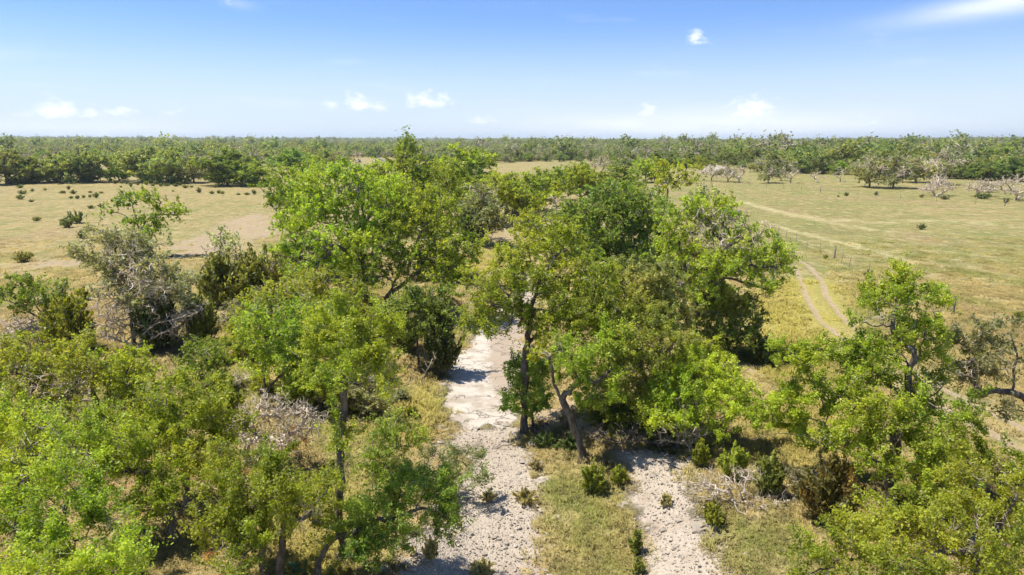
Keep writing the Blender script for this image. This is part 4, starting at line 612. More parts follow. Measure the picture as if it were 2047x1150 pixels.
def tube_mesh(P, par, rad, sel):
    """tubes along every chain of the skeleton whose nodes are selected"""
    n = len(P); kids = [[] for _ in range(n)]
    for i in range(n):
        if par[i] >= 0: kids[par[i]].append(i)
    main = [-1] * n
    for i in range(n):
        if kids[i]: main[i] = max(kids[i], key=lambda k: rad[k])
    Vs = []; Fq = []; off = 0
    for i in range(n):
        p = par[i]
        if not sel[i]: continue
        if p >= 0 and main[p] == i and sel[p]: continue
        ch = [i]
        while main[ch[-1]] >= 0 and sel[main[ch[-1]]]: ch.append(main[ch[-1]])
        pts = P[ch]; rr = rad[ch].copy()
        if p >= 0:
            pts = np.vstack([P[p], pts]); rr = np.concatenate([[min(rad[p], rr[0] * 1.15)], rr])
        if len(pts) < 2: continue
        rr[-1] *= 0.4
        mr = rr.max(); k = 9 if mr > 0.12 else 6 if mr > 0.045 else 4 if mr > 0.02 else 3
        T = np.gradient(pts, axis=0); T = unit(T)
        ref = np.array([0.83, 0.31, 0.46]); A = unit(np.cross(T, ref)); B = np.cross(T, A)
        an = np.arange(k) * 2 * math.pi / k
        ring = pts[:, None, :] + rr[:, None, None] * (np.cos(an)[None, :, None] * A[:, None, :] + np.sin(an)[None, :, None] * B[:, None, :])
        m = len(pts); Vs.append(ring.reshape(-1, 3))
        a = np.arange(m - 1)[:, None] * k + np.arange(k)[None, :]; bq = np.arange(m - 1)[:, None] * k + (np.arange(k)[None, :] + 1) % k
        Fq.append(np.stack([a, bq, bq + k, a + k], -1).reshape(-1, 4) + off); off += m * k
    if not Vs: return np.zeros((0, 3)), np.zeros((0, 4), int)
    return np.vstack(Vs), np.vstack(Fq)

def twig_mesh(P0, P1, r):
    """straight three-sided twigs from P0 to P1"""
    n = len(P0); T = unit(P1 - P0); A = unit(np.cross(T, np.array([0.83, 0.31, 0.46]))); B = np.cross(T, A)
    r = np.broadcast_to(r, (n,))[:, None]
    base = [P0 + r * (math.cos(a) * A + math.sin(a) * B) for a in (0, 2.094, 4.189)]
    V = np.stack(base + [P1], 1).reshape(-1, 3); o = np.arange(n)[:, None] * 4
    F = np.concatenate([o + np.array([[0, 1, 3]]), o + np.array([[1, 2, 3]]), o + np.array([[2, 0, 3]])])
    return V, F

def leaf_quads(C, ls, rng, up=0.45, width=0.72, axis=None, spread=1.0):
    n = len(C)
    nrm = unit(rng.normal(size=(n, 3)) + np.array([0, 0, up]))
    ax = rng.normal(size=(n, 3)) if axis is None else axis + spread * rng.normal(size=(n, 3))
    a = unit(ax - nrm * np.sum(ax * nrm, 1, keepdims=True)); bb = np.cross(nrm, a)
    s = (ls * rng.uniform(0.65, 1.35, n))[:, None]
    a = a * s * 0.62; bb = bb * s * 0.5 * width
    V = np.stack([C - a, C + bb + a * 0.15, C + a, C - bb + a * 0.15], 1).reshape(-1, 3)
    return V, np.arange(4 * n).reshape(n, 4)

def polyl(pts, step, rng, wob=0.0):
    pts = np.asarray(pts, float); out = [pts[0]]
    for a, b in zip(pts[:-1], pts[1:]):
        m = max(1, int(round(np.linalg.norm(b - a) / step)))
        for j in range(1, m + 1): out.append(a + (b - a) * j / m)
    out = np.array(out)
    if len(out) > 4:      # round the corners, roughen
        for _ in range(2):
            out[1:-1] = 0.25 * out[:-2] + 0.5 * out[1:-1] + 0.25 * out[2:]
        w = rng.normal(size=out.shape) * wob; w[0] = 0; w[-1] = 0; out = out + w
    return out

class Skel:
    def __init__(s): s.P = []; s.par = []; s.dead = []; s.path = []; s.level = []
    def add(s, p, par, dead=False, level=0):
        s.P.append(np.asarray(p, float)); s.par.append(par); s.dead.append(dead); s.level.append(level)
        s.path.append(0.0 if par < 0 else s.path[par] + float(np.linalg.norm(p - s.P[par]))); return len(s.P) - 1
    def chain(s, pts, par, dead=False, level=0):
        for q in pts: par = s.add(q, par, dead, level)
        return par

def colonise(sk, A, step, kill, infl, rng, dead, maxit=70, gnarl=0.35, cap=2600):
    P = np.array(sk.P); n0 = len(P); A = A.copy()
    D = np.linalg.norm(A[:, None] - P[None], axis=2); near = D.argmin(1); dist = D.min(1)
    nk = {}; start = len(sk.P)
    for _ in range(maxit):
        if len(A) == 0 or len(sk.P) - start > cap: break
        act = dist < infl
        if not act.any():
            act = dist < dist.min() + step
        P = np.array(sk.P); dv = unit(A[act] - P[near[act]])
        u, inv = np.unique(near[act], return_inverse=True)
        S = np.zeros((len(u), 3)); np.add.at(S, inv, dv)
        S = unit(unit(S) + gnarl * rng.normal(size=S.shape) + np.array([0, 0, 0.06]))
        newp = []; newi = []
        for q, d in zip(u, S):
            if nk.get(q, 0) >= 3: continue
            nk[q] = nk.get(q, 0) + 1
            i = sk.add(P[q] + d * step * rng.uniform(0.75, 1.25), int(q), dead, 2); newi.append(i); newp.append(sk.P[i])
        if not newp:
            keep = ~act; A = A[keep]; near = near[keep]; dist = dist[keep]; continue
        NP = np.array(newp); D = np.linalg.norm(A[:, None] - NP[None], axis=2); j = D.argmin(1); dm = D.min(1)
        better = dm < dist; near = np.where(better, np.array(newi)[j], near); dist = np.where(better, dm, dist)
        keep = dist > kill; A = A[keep]; near = near[keep]; dist = dist[keep]

def lobe_points(lobes, k, rng, shell=0.55):
    pts = []
    for (x, y, z, rx, rz) in lobes:
        area = rx * (rx + 2 * rz); ns = int(np.clip(3 + 1.6 * area, 3, 9))
        d = unit(rng.normal(size=(ns, 3)) + np.array([0, 0, 0.25])); q = d * rng.uniform(shell, 0.85, (ns, 1))
        n = int(np.clip(k * area, 8, 150)); who = rng.integers(0, ns, n)
        o = q[who] + rng.normal(size=(n, 3)) * 0.27
        pts.append(np.array([x, y, z]) + o * np.array([rx, rx * 0.95, rz]))
    return np.vstack(pts) if pts else np.zeros((0, 3))

def tree_geometry(lobes, dead, trunk, limbs, r, dens, col, seed, dist, rust=None, lai=2.4, coarse=1.0, on_ground=False, fill=0.22, fine=1.0):
    """returns dict of meshes: trunk, crown, dead_branches, dead_leaves"""
    rng = np.random.default_rng(seed * 7 + 3)
    r = r * 0.56
    if not on_ground and dist < 74 and lobes:
        big = []
        for (x, y, z, rx, rz) in lobes: big.append((x, y, z, rx * 1.24, rz * 1.38))
        k = len(lobes); mz = min(l[2] for l in lobes)
        for _ in range(max(1, int(k * fill))):
            a = lobes[rng.integers(k)]; b2 = lobes[rng.integers(k)]; q = rng.random()
            big.append((a[0] * q + b2[0] * (1 - q) + rng.normal() * 0.3, a[1] * q + b2[1] * (1 - q) + rng.normal() * 0.5, max(0.25 * mz, (a[2] * q + b2[2] * (1 - q)) - abs(rng.normal()) * 0.55 * a[4] - 0.2), a[3] * 0.9, a[4] * 1.1))
        lobes = big
    ls = max(0.060, 0.0029 * dist) * coarse; step = max(0.24, 0.006 * dist) * coarse ** 0.5 * fine
    sk = Skel(); A = [np.array(l, float) for l in lobes + dead]; C = np.array([a[:3] for a in A])
    if on_ground: 
        for a in A: a[2] = max(a[2], a[4] * 0.7)
    low = 0.35 if on_ground else 0.6
    if trunk: tp = [(0, 0, -0.3)] + [tuple(t) for t in trunk]
    else:
        cm = C.mean(0); fz = max(0.12, 0.32 * cm[2]) if not on_ground else 0.06
        tp = [(0, 0, -0.3), (cm[0] * 0.06, cm[1] * 0.06, fz * 0.5), (cm[0] * 0.16, cm[1] * 0.16, fz)]
    tpts = polyl(tp, step, rng, 0.03)
    end = sk.chain(tpts, -1); ntrunk = len(sk.P)
    for lb in limbs:
        P = np.array(sk.P); q0 = np.array(lb[0], float); j = int(np.linalg.norm(P - q0, axis=1).argmin())
        pl = polyl([P[j]] + [tuple(q) for q in lb[1:]], step, rng, 0.04)
        sk.chain(pl[1:], j, level=1)
    nl = len(lobes)
    def connect(ids, isd):
        P = np.array(sk.P); ids = sorted(ids, key=lambda q: np.linalg.norm(P - C[q], axis=1).min())
        for oi in ids:
            a = A[oi]; c = a[:3] - np.array([0, 0, 0.25 * a[4]]); P = np.array(sk.P); path = np.array(sk.path)
            cost = np.linalg.norm(P - c, axis=1) + 0.28 * path
            cost[:int(ntrunk * low)] += 3.0
            j = int(cost.argmin()); p0 = P[j]; ln = np.linalg.norm(c - p0)
            if ln < step: continue
            mid = p0 + 0.5 * (c - p0) + np.array([0, 0, 0.10 * ln]) + rng.normal(size=3) * 0.10 * ln
            pl = polyl([p0, 0.5 * (p0 + mid) + rng.normal(size=3) * 0.05 * ln, mid, 0.5 * (mid + c) + rng.normal(size=3) * 0.06 * ln, c], step, rng, 0.035)
            sk.chain(pl[1:], j, dead=isd, level=1)
    if nl:
        connect(range(nl), False)
        pts = lobe_points(lobes, 13.0 / (step / 0.24) ** 1.3 * 1.15, rng)
        colonise(sk, pts, step, step * 1.15, 3.0 + step * 2, rng, False)
    if dead:
        connect(range(nl, len(A)), True)
        kd = 24.0 * (max(dens, 1.0) if not nl else 1.0)
        pts = lobe_points([(a[0], a[1], a[2], a[3] * 1.25, a[4] * 1.25) for a in A[nl:]], kd / (step / 0.24) ** 1.3, rng, 0.3)
        colonise(sk, pts, step * 0.9, step * 0.9, 3.0 + step * 2, rng, True, gnarl=0.55)
    P = np.array(sk.P); par = np.array(sk.par); isdead = np.array(sk.dead); n = len(P)
    if on_ground: P[1:, 2] = np.maximum(P[1:, 2], 0.03)
    # pipe-model radii
    rt = max(0.009, 0.00042 * dist); acc = np.zeros(n); nch = np.zeros(n, int)
    for i in range(n - 1, -1, -1):
        if acc[i] == 0: acc[i] = rt ** 2.3
        if par[i] >= 0: acc[par[i]] += acc[i]; nch[par[i]] += 1
    rad = acc ** (1 / 2.3)
    g = math.log(max(r, rt * 1.5) / rt) / math.log(max(rad[0] / rt, 1.5)); rad = rt * (rad / rt) ** g
    for i in range(min(ntrunk, 5)): rad[i] *= 1.0 + 0.45 * math.exp(-max(0.0, P[i][2]) / 0.28)
    rad = np.where(isdead, rad * 1.35, rad)
    res = {}
    alldead = nl == 0
    V, Fq = tube_mesh(P, par, rad, ~isdead if not alldead else np.ones(n, bool))
    wood = MAT['bark'] if not alldead else (MAT['pale'] if col == 'dead' else MAT['dim'])
    tips = np.where(nch == 0)[0]; thin = np.where((nch > 0) & (rad < rt * 2.2))[0]
    tris = np.zeros((0, 3), int)
    dt = tips if alldead else tips[isdead[tips]]
    def dead_twigs(src, per, ln):
        S = np.repeat(P[src], per, 0); d = unit(rng.normal(size=S.shape) + np.repeat(unit(P[src] - P[par[src]]), per, 0) * 0.9)
        return twig_mesh(S, S + d * rng.uniform(0.4, 1.2, (len(S), 1)) * ln, rt * 0.8)
    if alldead and len(dt):
        V2, F2 = dead_twigs(np.concatenate([dt, thin]), 2, 0.42 * (step / 0.24) ** 0.7); tris = F2 + len(V); V = np.vstack([V, V2])
    if nl:      # twigs that carry the leaves
        src = np.concatenate([tips[~isdead[tips]], thin[~isdead[thin]][::2]]); src = src[np.array(sk.level)[src] == 2]
        if len(src) == 0: src = tips[~isdead[tips]]
        q = (step / 0.24) ** 0.8; per = 4
        TS = np.repeat(P[src], per, 0); td = np.repeat(unit(P[src] - P[par[src]]), per, 0)
        TD = unit(rng.normal(size=TS.shape) + 0.55 * td + np.array([0, 0, 0.30])) * (rng.uniform(0.22, 0.72, (len(TS), 1)) * q)
        if dist < 60:
            sel = rng.permutation(len(TS))[:1500]; V2, F2 = twig_mesh(TS[sel], TS[sel] + TD[sel], rt * 0.75)
            res['twigs'] = mesh_np('twigs', V2, [F2], MAT['twig'])
    res['trunk'] = mesh_np('trunk', V, [Fq, tris], wood, smooth_shade=True)
    if isdead.any() and not alldead:
        V, Fq = tube_mesh(P, par, rad, isdead); tris = np.zeros((0, 3), int)
        dthin = thin[isdead[thin]]; src = np.concatenate([dt, dthin])
        if len(src):
            V2, F2 = dead_twigs(src, 2, 0.40 * (step / 0.24) ** 0.7); tris = F2 + len(V); V = np.vstack([V, V2])
        res['dead_branches'] = mesh_np('dead_branches', V, [Fq, tris], MAT['pale'], smooth_shade=True)
    if nl:
        area = sum(4.0 * l[3] * l[4] for l in lobes); nleaf = int(np.clip(dens * lai * area / (0.42 * ls * ls), 60, 60000))
        tw = rng.exponential(1.0, len(TS)) + 0.25; who = rng.choice(len(TS), nleaf, p=tw / tw.sum()); t_ = rng.uniform(0.1, 1.08, nleaf) ** 0.8
        Cc = TS[who] + TD[who] * t_[:, None] + rng.normal(size=(nleaf, 3)) * (0.060 * q)
        if on_ground or P[:, 2].min() > -1: Cc[:, 2] = np.maximum(Cc[:, 2], 0.05)
        V, Fq = leaf_quads(Cc, ls, rng)
        tipv = rng.normal(size=len(TS))[who]; lobev = vnoise(Cc[:, 0] * 0.6 + seed, Cc[:, 1] * 0.6 + Cc[:, 2] * 0.4, seed)
        val = np.exp(0.20 * tipv + 0.19 * rng.normal(size=nleaf) + 0.5 * (lobev - 0.5) - 0.05); val = np.minimum(val, 1.32)
        base = np.array(PAL[col]); tint = np.ones((nleaf, 4)); tint[:, :3] = base[None] * val[:, None]
        warm = (rng.random(nleaf) * 0.5 + 0.5 * lobev)[:, None]; tint[:, :3] *= 1 + (warm - 0.5) * np.array([[0.5, 0.05, 0.2]])
        sick = rng.random(nleaf) < 0.012; tint[sick, :3] = np.array([0.34, 0.24, 0.08])
        res['crown'] = mesh_np('crown', V, [Fq], MAT['leaf'], tint)
    if rust:
        nr = 260; pts = lobe_points(rust, 40, rng, 0.2); Cc = pts[rng.integers(0, len(pts), nr)] + rng.normal(size=(nr, 3)) * 0.09
        V, Fq = leaf_quads(Cc, ls * 0.9, rng); tint = np.ones((nr, 4)); tint[:, :3] = np.array(PAL['rust']) * np.exp(0.3 * rng.normal(size=(nr, 1)))
        res['dead_leaves'] = mesh_np('dead_leaves', V, [Fq], MAT['leaf'], tint)
    return res

def place(name, parts, loc, label, cat, group=None, rotz=0.0, scale=(1, 1, 1)):
    root = bpy.data.objects.new(name, None); COL.objects.link(root); root.empty_display_size = 0.3
    root.location = loc; root.rotation_euler = (0, 0, rotz); root.scale = scale
    tag(root, label, cat, group)
    for k, me in parts.items():
        o = link(k, me, root)
        if k in ('dead_branches', 'dead_leaves', 'stems', 'twigs'): o['kind'] = 'stuff'
    return root

# ------------------------------------------------------------------ ground sheet, split into ground, creek bed, slab and wheel tracks
def graded(a, b, fine, far_lo, far_hi, g=1.09):
    xs = list(np.arange(a, b + 1e-6, fine)); d = fine; x = xs[-1]
    while x < far_hi: d *= g; x += d; xs.append(x)
    d = fine; x = a; lo = []
    while x > far_lo: d *= g; x -= d; lo.append(x)
    return np.array(lo[::-1] + xs)
def zones(X, Y):
    w = 0.5 * (fbm(X / 1.6, Y / 1.6, 5, 3) - 0.44)
    gr = np.zeros_like(X); sl = np.zeros_like(X); di = np.zeros_like(X); ye = np.zeros_like(X); gn = np.zeros_like(X); stk = np.zeros_like(X)
    for p in GRAVEL: gr = np.maximum(gr, smooth(-0.9, 0.8, poly_dist(X, Y, p) + w * 2.4))
    for p in SLAB: sl = np.maximum(sl, smooth(-0.45, 0.45, poly_dist(X, Y, p) + w * 1.6))
    for p in DIRT:
        sz = max(0.6, 0.05 * np.mean([q[1] for q in p]) - 0.6)
        di = np.maximum(di, smooth(-sz, sz, poly_dist(X, Y, p) + w * 2))
    for p in YELLOW: ye = np.maximum(ye, smooth(-1.5, 1.5, poly_dist(X, Y, p) + w * 2))
    for p in GREEN[:1]: di = np.maximum(di, 0.42 * smooth(-0.5, 0.5, poly_dist(X, Y, p)))
    for p in GREEN: gn = np.maximum(gn, smooth(-0.6, 0.8, poly_dist(X, Y, p) + w * 2))
    gn = np.maximum(gn, 0.75 * smooth(8, 30, X) * smooth(30, 60, Y))
    for ln, wd in ((STREAK_A, 1.7), (STREAK_B, 1.4), (STREAK_C, 0.9)):
        stk = np.maximum(stk, smooth(wd, wd * 0.25, seg_dist(X, Y, [q[:2] for q in ln]) + w * wd * 1.6))
    rut = np.zeros_like(X)
    for ln in (RUT_A, RUT_B): rut = np.maximum(rut, smooth(0.42, 0.08, seg_dist(X, Y, [q[:2] for q in ln]) + w * 0.4))
    rest = 1 - np.maximum(gr, sl)
    return gr, sl, np.maximum(di, rut * 1.3) * rest, ye * rest, gn, stk, rut
def make_ground():
    xs = graded(-34, 34, 0.24, -6000, 6000); ys = graded(12, 74, 0.24, -40, 7000)
    X, Y = np.meshgrid(xs, ys); Z = height(X, Y)
    gr, sl, di, ye, gn, stk, rut = zones(X, Y)
    near = smooth(120, 40, np.hypot(X, Y))
    Z = Z + near * (0.10 * (fbm(X / 1.1, Y / 1.1, 21, 3) - 0.44) * (1 - sl) - 0.07 * rut - 0.02 * gr)
    Z = np.where(sl > 0.5, Z - 0.02 + 0.06 * fbm(X / 2.2, Y / 1.7, 31, 3), Z)
    ny, nx = X.shape; V = np.stack([X, Y, Z], -1).reshape(-1, 3)
    i = np.arange(ny - 1)[:, None] * nx + np.arange(nx - 1)[None, :]
    F = np.stack([i, i + 1, i + nx + 1, i + nx], -1).reshape(-1, 4)
    Zx = np.gradient(Z, axis=1) / np.gradient(X, axis=1); Zy = np.gradient(Z, axis=0) / np.gradient(Y, axis=0)
    NR = unit(np.stack([-Zx, -Zy, np.ones_like(Z)], -1)).reshape(-1, 3)
    z1 = np.stack([gr, sl, di, np.ones_like(gr)], -1).reshape(-1, 4); z2 = np.stack([ye, gn, stk, np.ones_like(gr)], -1).reshape(-1, 4)
    fm = lambda a: a.ravel()[F].mean(1)
    cls = np.zeros(len(F), int); cls[fm(gr) > 0.5] = 1; cls[fm(sl) > 0.5] = 2; cls[(fm(rut) > 0.3) & (cls == 0)] = 3
    for k, (nm, lab) in enumerate((('ground', 'dry tan and olive pasture ground under the trees'), ('creek_bed', 'pale limestone gravel of the dry creek bed'), ('limestone_slab', 'flat cracked pale limestone slab in the creek bed'), ('wheel_track', 'two-rut dirt track curving through the right pasture'))):
        f = F[cls == k]; used = np.unique(f); mp = np.full(len(V), -1); mp[used] = np.arange(len(used))
        me = mesh_np(nm, V[used], [mp[f]], MAT['ground'], smooth_shade=True)
        for an, arr in (('zone', z1), ('zone2', z2)):
            a = me.attributes.new(an, 'FLOAT_COLOR', 'POINT'); a.data.foreach_set('color', arr[used].astype(np.float32).ravel())
        me.normals_split_custom_set_from_vertices(NR[used].tolist())
        tag(link(nm, me), lab, kind='structure')
make_ground()

# ------------------------------------------------------------------ the trees that can be told apart
for t in TREES:
    d = math.hypot(t['at'][0], t['at'][1]); gnd = t['n'] in ('fallen_tree', 'fallen_branches', 'dead_brush', 'driftwood', 'dead_stump')
    parts = tree_geometry(t['lobes'], t['dead'], t['trunk'], t['limbs'], t['r'], t['dens'], t['col'], t['seed'], d, t.get('rust'), on_ground=gnd, fine=0.62 if t['n'] in ('dead_tree', 'fallen_branches', 'dead_brush') else 1.0)
    if not t['lobes']:
        parts = {('branches' if k == 'trunk' and gnd else k): v for k, v in parts.items()}
    place(t['n'], parts, t['at'], t['label'], t['cat'], t.get('group'))

# ------------------------------------------------------------------ junipers
def juniper_parts(w, h, tone, seed, ls, n):
    rng = np.random.default_rng(seed + 900); R = w / 2
    npl = int(np.clip(26 + 10 * R * h, 26, 90)); ang = rng.uniform(0, 2 * math.pi, npl); e = rng.uniform(0.0, 1.0, npl) ** 0.7
    lean = (1 - e) * 1.15; ln = h * (0.55 + 0.5 * e) * rng.uniform(0.75, 1.1, npl)
    rad0 = R * 0.22 * rng.random(npl)
    B = np.stack([np.cos(ang) * rad0, np.sin(ang) * rad0, 0.05 + 0.12 * h * rng.random(npl)], 1)
    T = np.stack([np.cos(ang) * np.sin(lean) * ln * R / (0.5 * h) , np.sin(ang) * np.sin(lean) * ln * R / (0.5 * h), np.cos(lean * 0.9) * ln], 1)
    hr = np.hypot(T[:, 0], T[:, 1]); k = np.minimum(1, R * 0.98 / (hr + 1e-6)); T[:, 0] *= k; T[:, 1] *= k
    who = rng.integers(0, npl, n); tt = rng.uniform(0.12, 1.0, n) ** 0.75; dirn = unit(T)[who]
    wob = rng.normal(size=(n, 3)) * (0.20 * min(R, h) * (1.15 - tt))[:, None]
    C = B[who] + T[who] * tt[:, None] + wob; C[:, 2] = np.maximum(C[:, 2], 0.04)
    V, Fq = leaf_quads(C, ls * 1.5, rng, up=0.3, width=0.42, axis=dirn + np.array([0, 0, 0.35]), spread=0.42)
    val = np.exp(0.22 * rng.normal(size=n) + 0.18 * rng.normal(size=npl)[who]); tint = np.ones((n, 4)); tint[:, :3] = np.array(JPAL[tone])[None] * val[:, None]
    if tone == 3:
        br = rng.random(npl)[who] < 0.35; tint[br, :3] *= np.array([1.25, 0.95, 0.8])
    S, Fs = twig_mesh(B, B + T * 0.9, 0.018 * max(0.5, h)); 
    return dict(stems=mesh_np('stems', S, [Fs], MAT['bark']), foliage=mesh_np('foliage', V, [Fq], MAT['leaf'], tint))
for i, (x, y, z, w, h, tone, lab) in enumerate(JUNIPERS):
    d = math.hypot(x, y); ls = max(0.085, 0.0034 * d)
    n = int(np.clip(4.2 * w * h / (0.26 * ls * ls), 300, 9000))
    place('juniper_shrub', juniper_parts(w, h, tone, i, ls, n), (x, y, z), lab, 'juniper')
jv = [juniper_parts(1.5, 1.0, 2 if k else 1, 60 + k, 0.16, 420) for k in range(4)]
def field_bushes(lst, group, named, generic):
    for i, (x, y, z, w, h) in enumerate(lst):
        s = w / 1.5
        place('juniper_sapling', jv[i % 4], (x, y, z - 0.03), named.get(i, generic), 'juniper', None if i in named else group, rotz=i * 1.7, scale=(s * (0.85 + 0.3 * ((i * 37) % 10) / 10), s, max(h, 0.35) * (0.75 + 0.6 * ((i * 53) % 10) / 10)))
field_bushes(FIELD_LEFT, 'juniper saplings dotting the left pasture', {0: 'largest juniper sapling of the left pasture, nearest the camera', 1: 'left one of the two touching juniper saplings in the left pasture', 2: 'right one of the two touching juniper saplings in the left pasture', 3: 'juniper sapling just below the touching pair in the left pasture', 4: 'small juniper sapling left of the touching pair in the left pasture'}, 'small dark juniper sapling scattered over the far half of the left pasture')
field_bushes(FIELD_RIGHT, 'small dark shrubs dotting the right pasture', {0: 'small round juniper below the fence post in the right pasture', 6: 'low dark weed clump alone in the middle of the right pasture'}, 'small dark shrub dotted about the right pasture and its edges')

# ------------------------------------------------------------------ trees at middle distance, from a few moulds
def generic_lobes(rng, w, h, n, flat=0.3, base=0.35):
    L = []
    for k in range(n):
        a = rng.uniform(0, 2 * math.pi); q = math.sqrt(rng.random()) * 0.36 * w
        zz = h * (base + (0.80 - base) * rng.random() ** 0.6) * (1 - 0.28 * (q / (0.36 * w)) ** 2)
        rx = w * rng.uniform(0.13, 0.20); L.append((q * math.cos(a), q * math.sin(a), zz, rx, rx * rng.uniform(0.5, 0.75)))
    L.append((0, 0, h * 0.84, w * 0.18, h * 0.14)); return L
MOULD = {}
def mould(kind, k, w, h, nl, col, dens, deadn=0, dist=75, base=0.35, r=0.24, coarse=1.0, lai=3.0, ground=False):
    rng = np.random.default_rng(500 + 31 * k + sum(map(ord, kind))); L = generic_lobes(rng, w, h, nl, base=base) if nl else []
    D = generic_lobes(rng, w * 0.95, h, deadn, base=base) if deadn else []
    if not nl and not ground: pass
    parts = tree_geometry(L, D, [], [], r, dens, col, 700 + k + sum(map(ord, kind)), dist, coarse=coarse, lai=lai, on_ground=ground)
    allz = np.array([0.0]); mx = 0.1
    for m in parts.values():
        co = np.empty(len(m.vertices) * 3, np.float32); m.vertices.foreach_get('co', co); co = co.reshape(-1, 3)
        allz = np.append(allz, np.percentile(co[:, 2], 99)); mx = max(mx, np.percentile(np.abs(co[:, :2]), 98))
    MOULD.setdefault(kind, []).append((parts, 2 * mx, float(allz.max())))
for k in range(3): mould('m_oak', k, 8.0, 6.2, 16, 'oak', 1.2, base=0.06)
for k in range(2): mould('m_row', k, 8.0, 5.6, 17, 'wood', 1.4, base=0.05)
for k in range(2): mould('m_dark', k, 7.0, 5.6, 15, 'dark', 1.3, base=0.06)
mould('m_darkround', 0, 8.0, 6.0, 20, 'dark', 1.5, base=0.05)
for k in range(2): mould('m_grey', k, 7.5, 6.0, 13, 'grey', 0.75, 4, base=0.2)
for k in range(3): mould('m_bare', k, 7.0, 5.6, 4, 'grey', 0.35, 8)
for k in range(2): mould('m_dead', k, 5.0, 6.0, 0, 'dead', 1, 5, base=0.55)
mould('m_snag', 0, 5.0, 3.4, 0, 'dead', 1, 3, base=0.6)
for k in range(2): mould('m_fallen', k, 8.0, 4.0, 0, 'dead', 1, 9, base=0.15, ground=True, r=0.3)
for i, (x, y, z, w, h, kind, lab) in enumerate(MIDTREES):
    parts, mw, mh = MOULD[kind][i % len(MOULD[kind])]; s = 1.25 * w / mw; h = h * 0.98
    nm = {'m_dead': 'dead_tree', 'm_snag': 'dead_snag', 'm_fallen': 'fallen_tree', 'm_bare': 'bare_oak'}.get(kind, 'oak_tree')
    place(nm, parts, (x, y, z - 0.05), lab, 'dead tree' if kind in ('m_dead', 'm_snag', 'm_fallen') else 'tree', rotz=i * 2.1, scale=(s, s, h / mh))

# ------------------------------------------------------------------ the wood: nearest trees singly, the rest as one mass
mould('m_jun', 0, 5.0, 4.6, 12, 'woodj', 1.5, base=0.12); mould('m_jun', 1, 4.4, 5.0, 12, 'woodj', 1.5, base=0.12)
wf = np.array(WOODFRONT)      # (x/y, y of the wood's front edge)
def front(tn): return np.interp(tn, wf[:, 0], wf[:, 1])
rng = np.random.default_rng(77)
LAB = {'m_oak': ('green oak standing at the near edge of the far wood', 'green oaks along the edge of the far wood'), 'm_dark': ('dark green oak standing at the near edge of the far wood', 'dark oaks along the edge of the far wood'),
       'm_grey': ('grey-green thin-crowned oak in the first rows of the far wood', 'thin-crowned oaks in the first rows of the far wood'), 'm_bare': ('brown-grey nearly leafless oak in the first rows of the far wood', 'leafless oaks in the first rows of the far wood'),
       'm_jun': ('dense deep green juniper in the first rows of the far wood', 'junipers in the first rows of the far wood')}
cnt = 0
def side(tn): return ', behind the left pasture' if tn < -0.22 else ', behind the centre grove' if tn < 0.14 else ', behind the right pasture'
def pick_kind(tn, x, y, rng):
    g = fbm(np.array([x / 90.0 + 40]), np.array([y / 120.0]), 51, 3)[0]; leftish = tn < -0.17
    p = rng.random()
    if leftish: return 'm_bare' if p < 0.42 + 0.9 * (g - 0.40) else 'm_grey' if p < 0.70 else 'm_jun' if p < 0.93 else 'm_dark'
    return 'm_jun' if p < 0.55 else 'm_bare' if p < 0.62 + 0.7 * (g - 0.42) else 'm_grey' if p < 0.80 else 'm_dark' if p < 0.95 else 'm_oak'
for row in range(3):
    tn = -0.80
    while tn < 0.80 and cnt < 300:
        yf = float(front(tn)) * (1.01 + 0.03 * row + 0.02 * rng.random()); wtree = rng.uniform(4.5, 8.0)
        x = tn * yf; kind = pick_kind(tn, x, yf, rng); parts, mw, mh = MOULD[kind][cnt % len(MOULD[kind])]; s = wtree / mw
        place({'m_jun': 'juniper_tree', 'm_bare': 'bare_oak'}.get(kind, 'oak_tree'), parts, (x, yf, float(height(x, yf)) - 0.1), LAB[kind][0] + side(tn), 'tree', LAB[kind][1] + side(tn), rotz=rng.uniform(0, 6.28), scale=(s, s, s * rng.uniform(0.55, 0.85)))
        cnt += 1; tn += wtree * rng.uniform(0.62, 1.05) * yf / 260.0 / yf

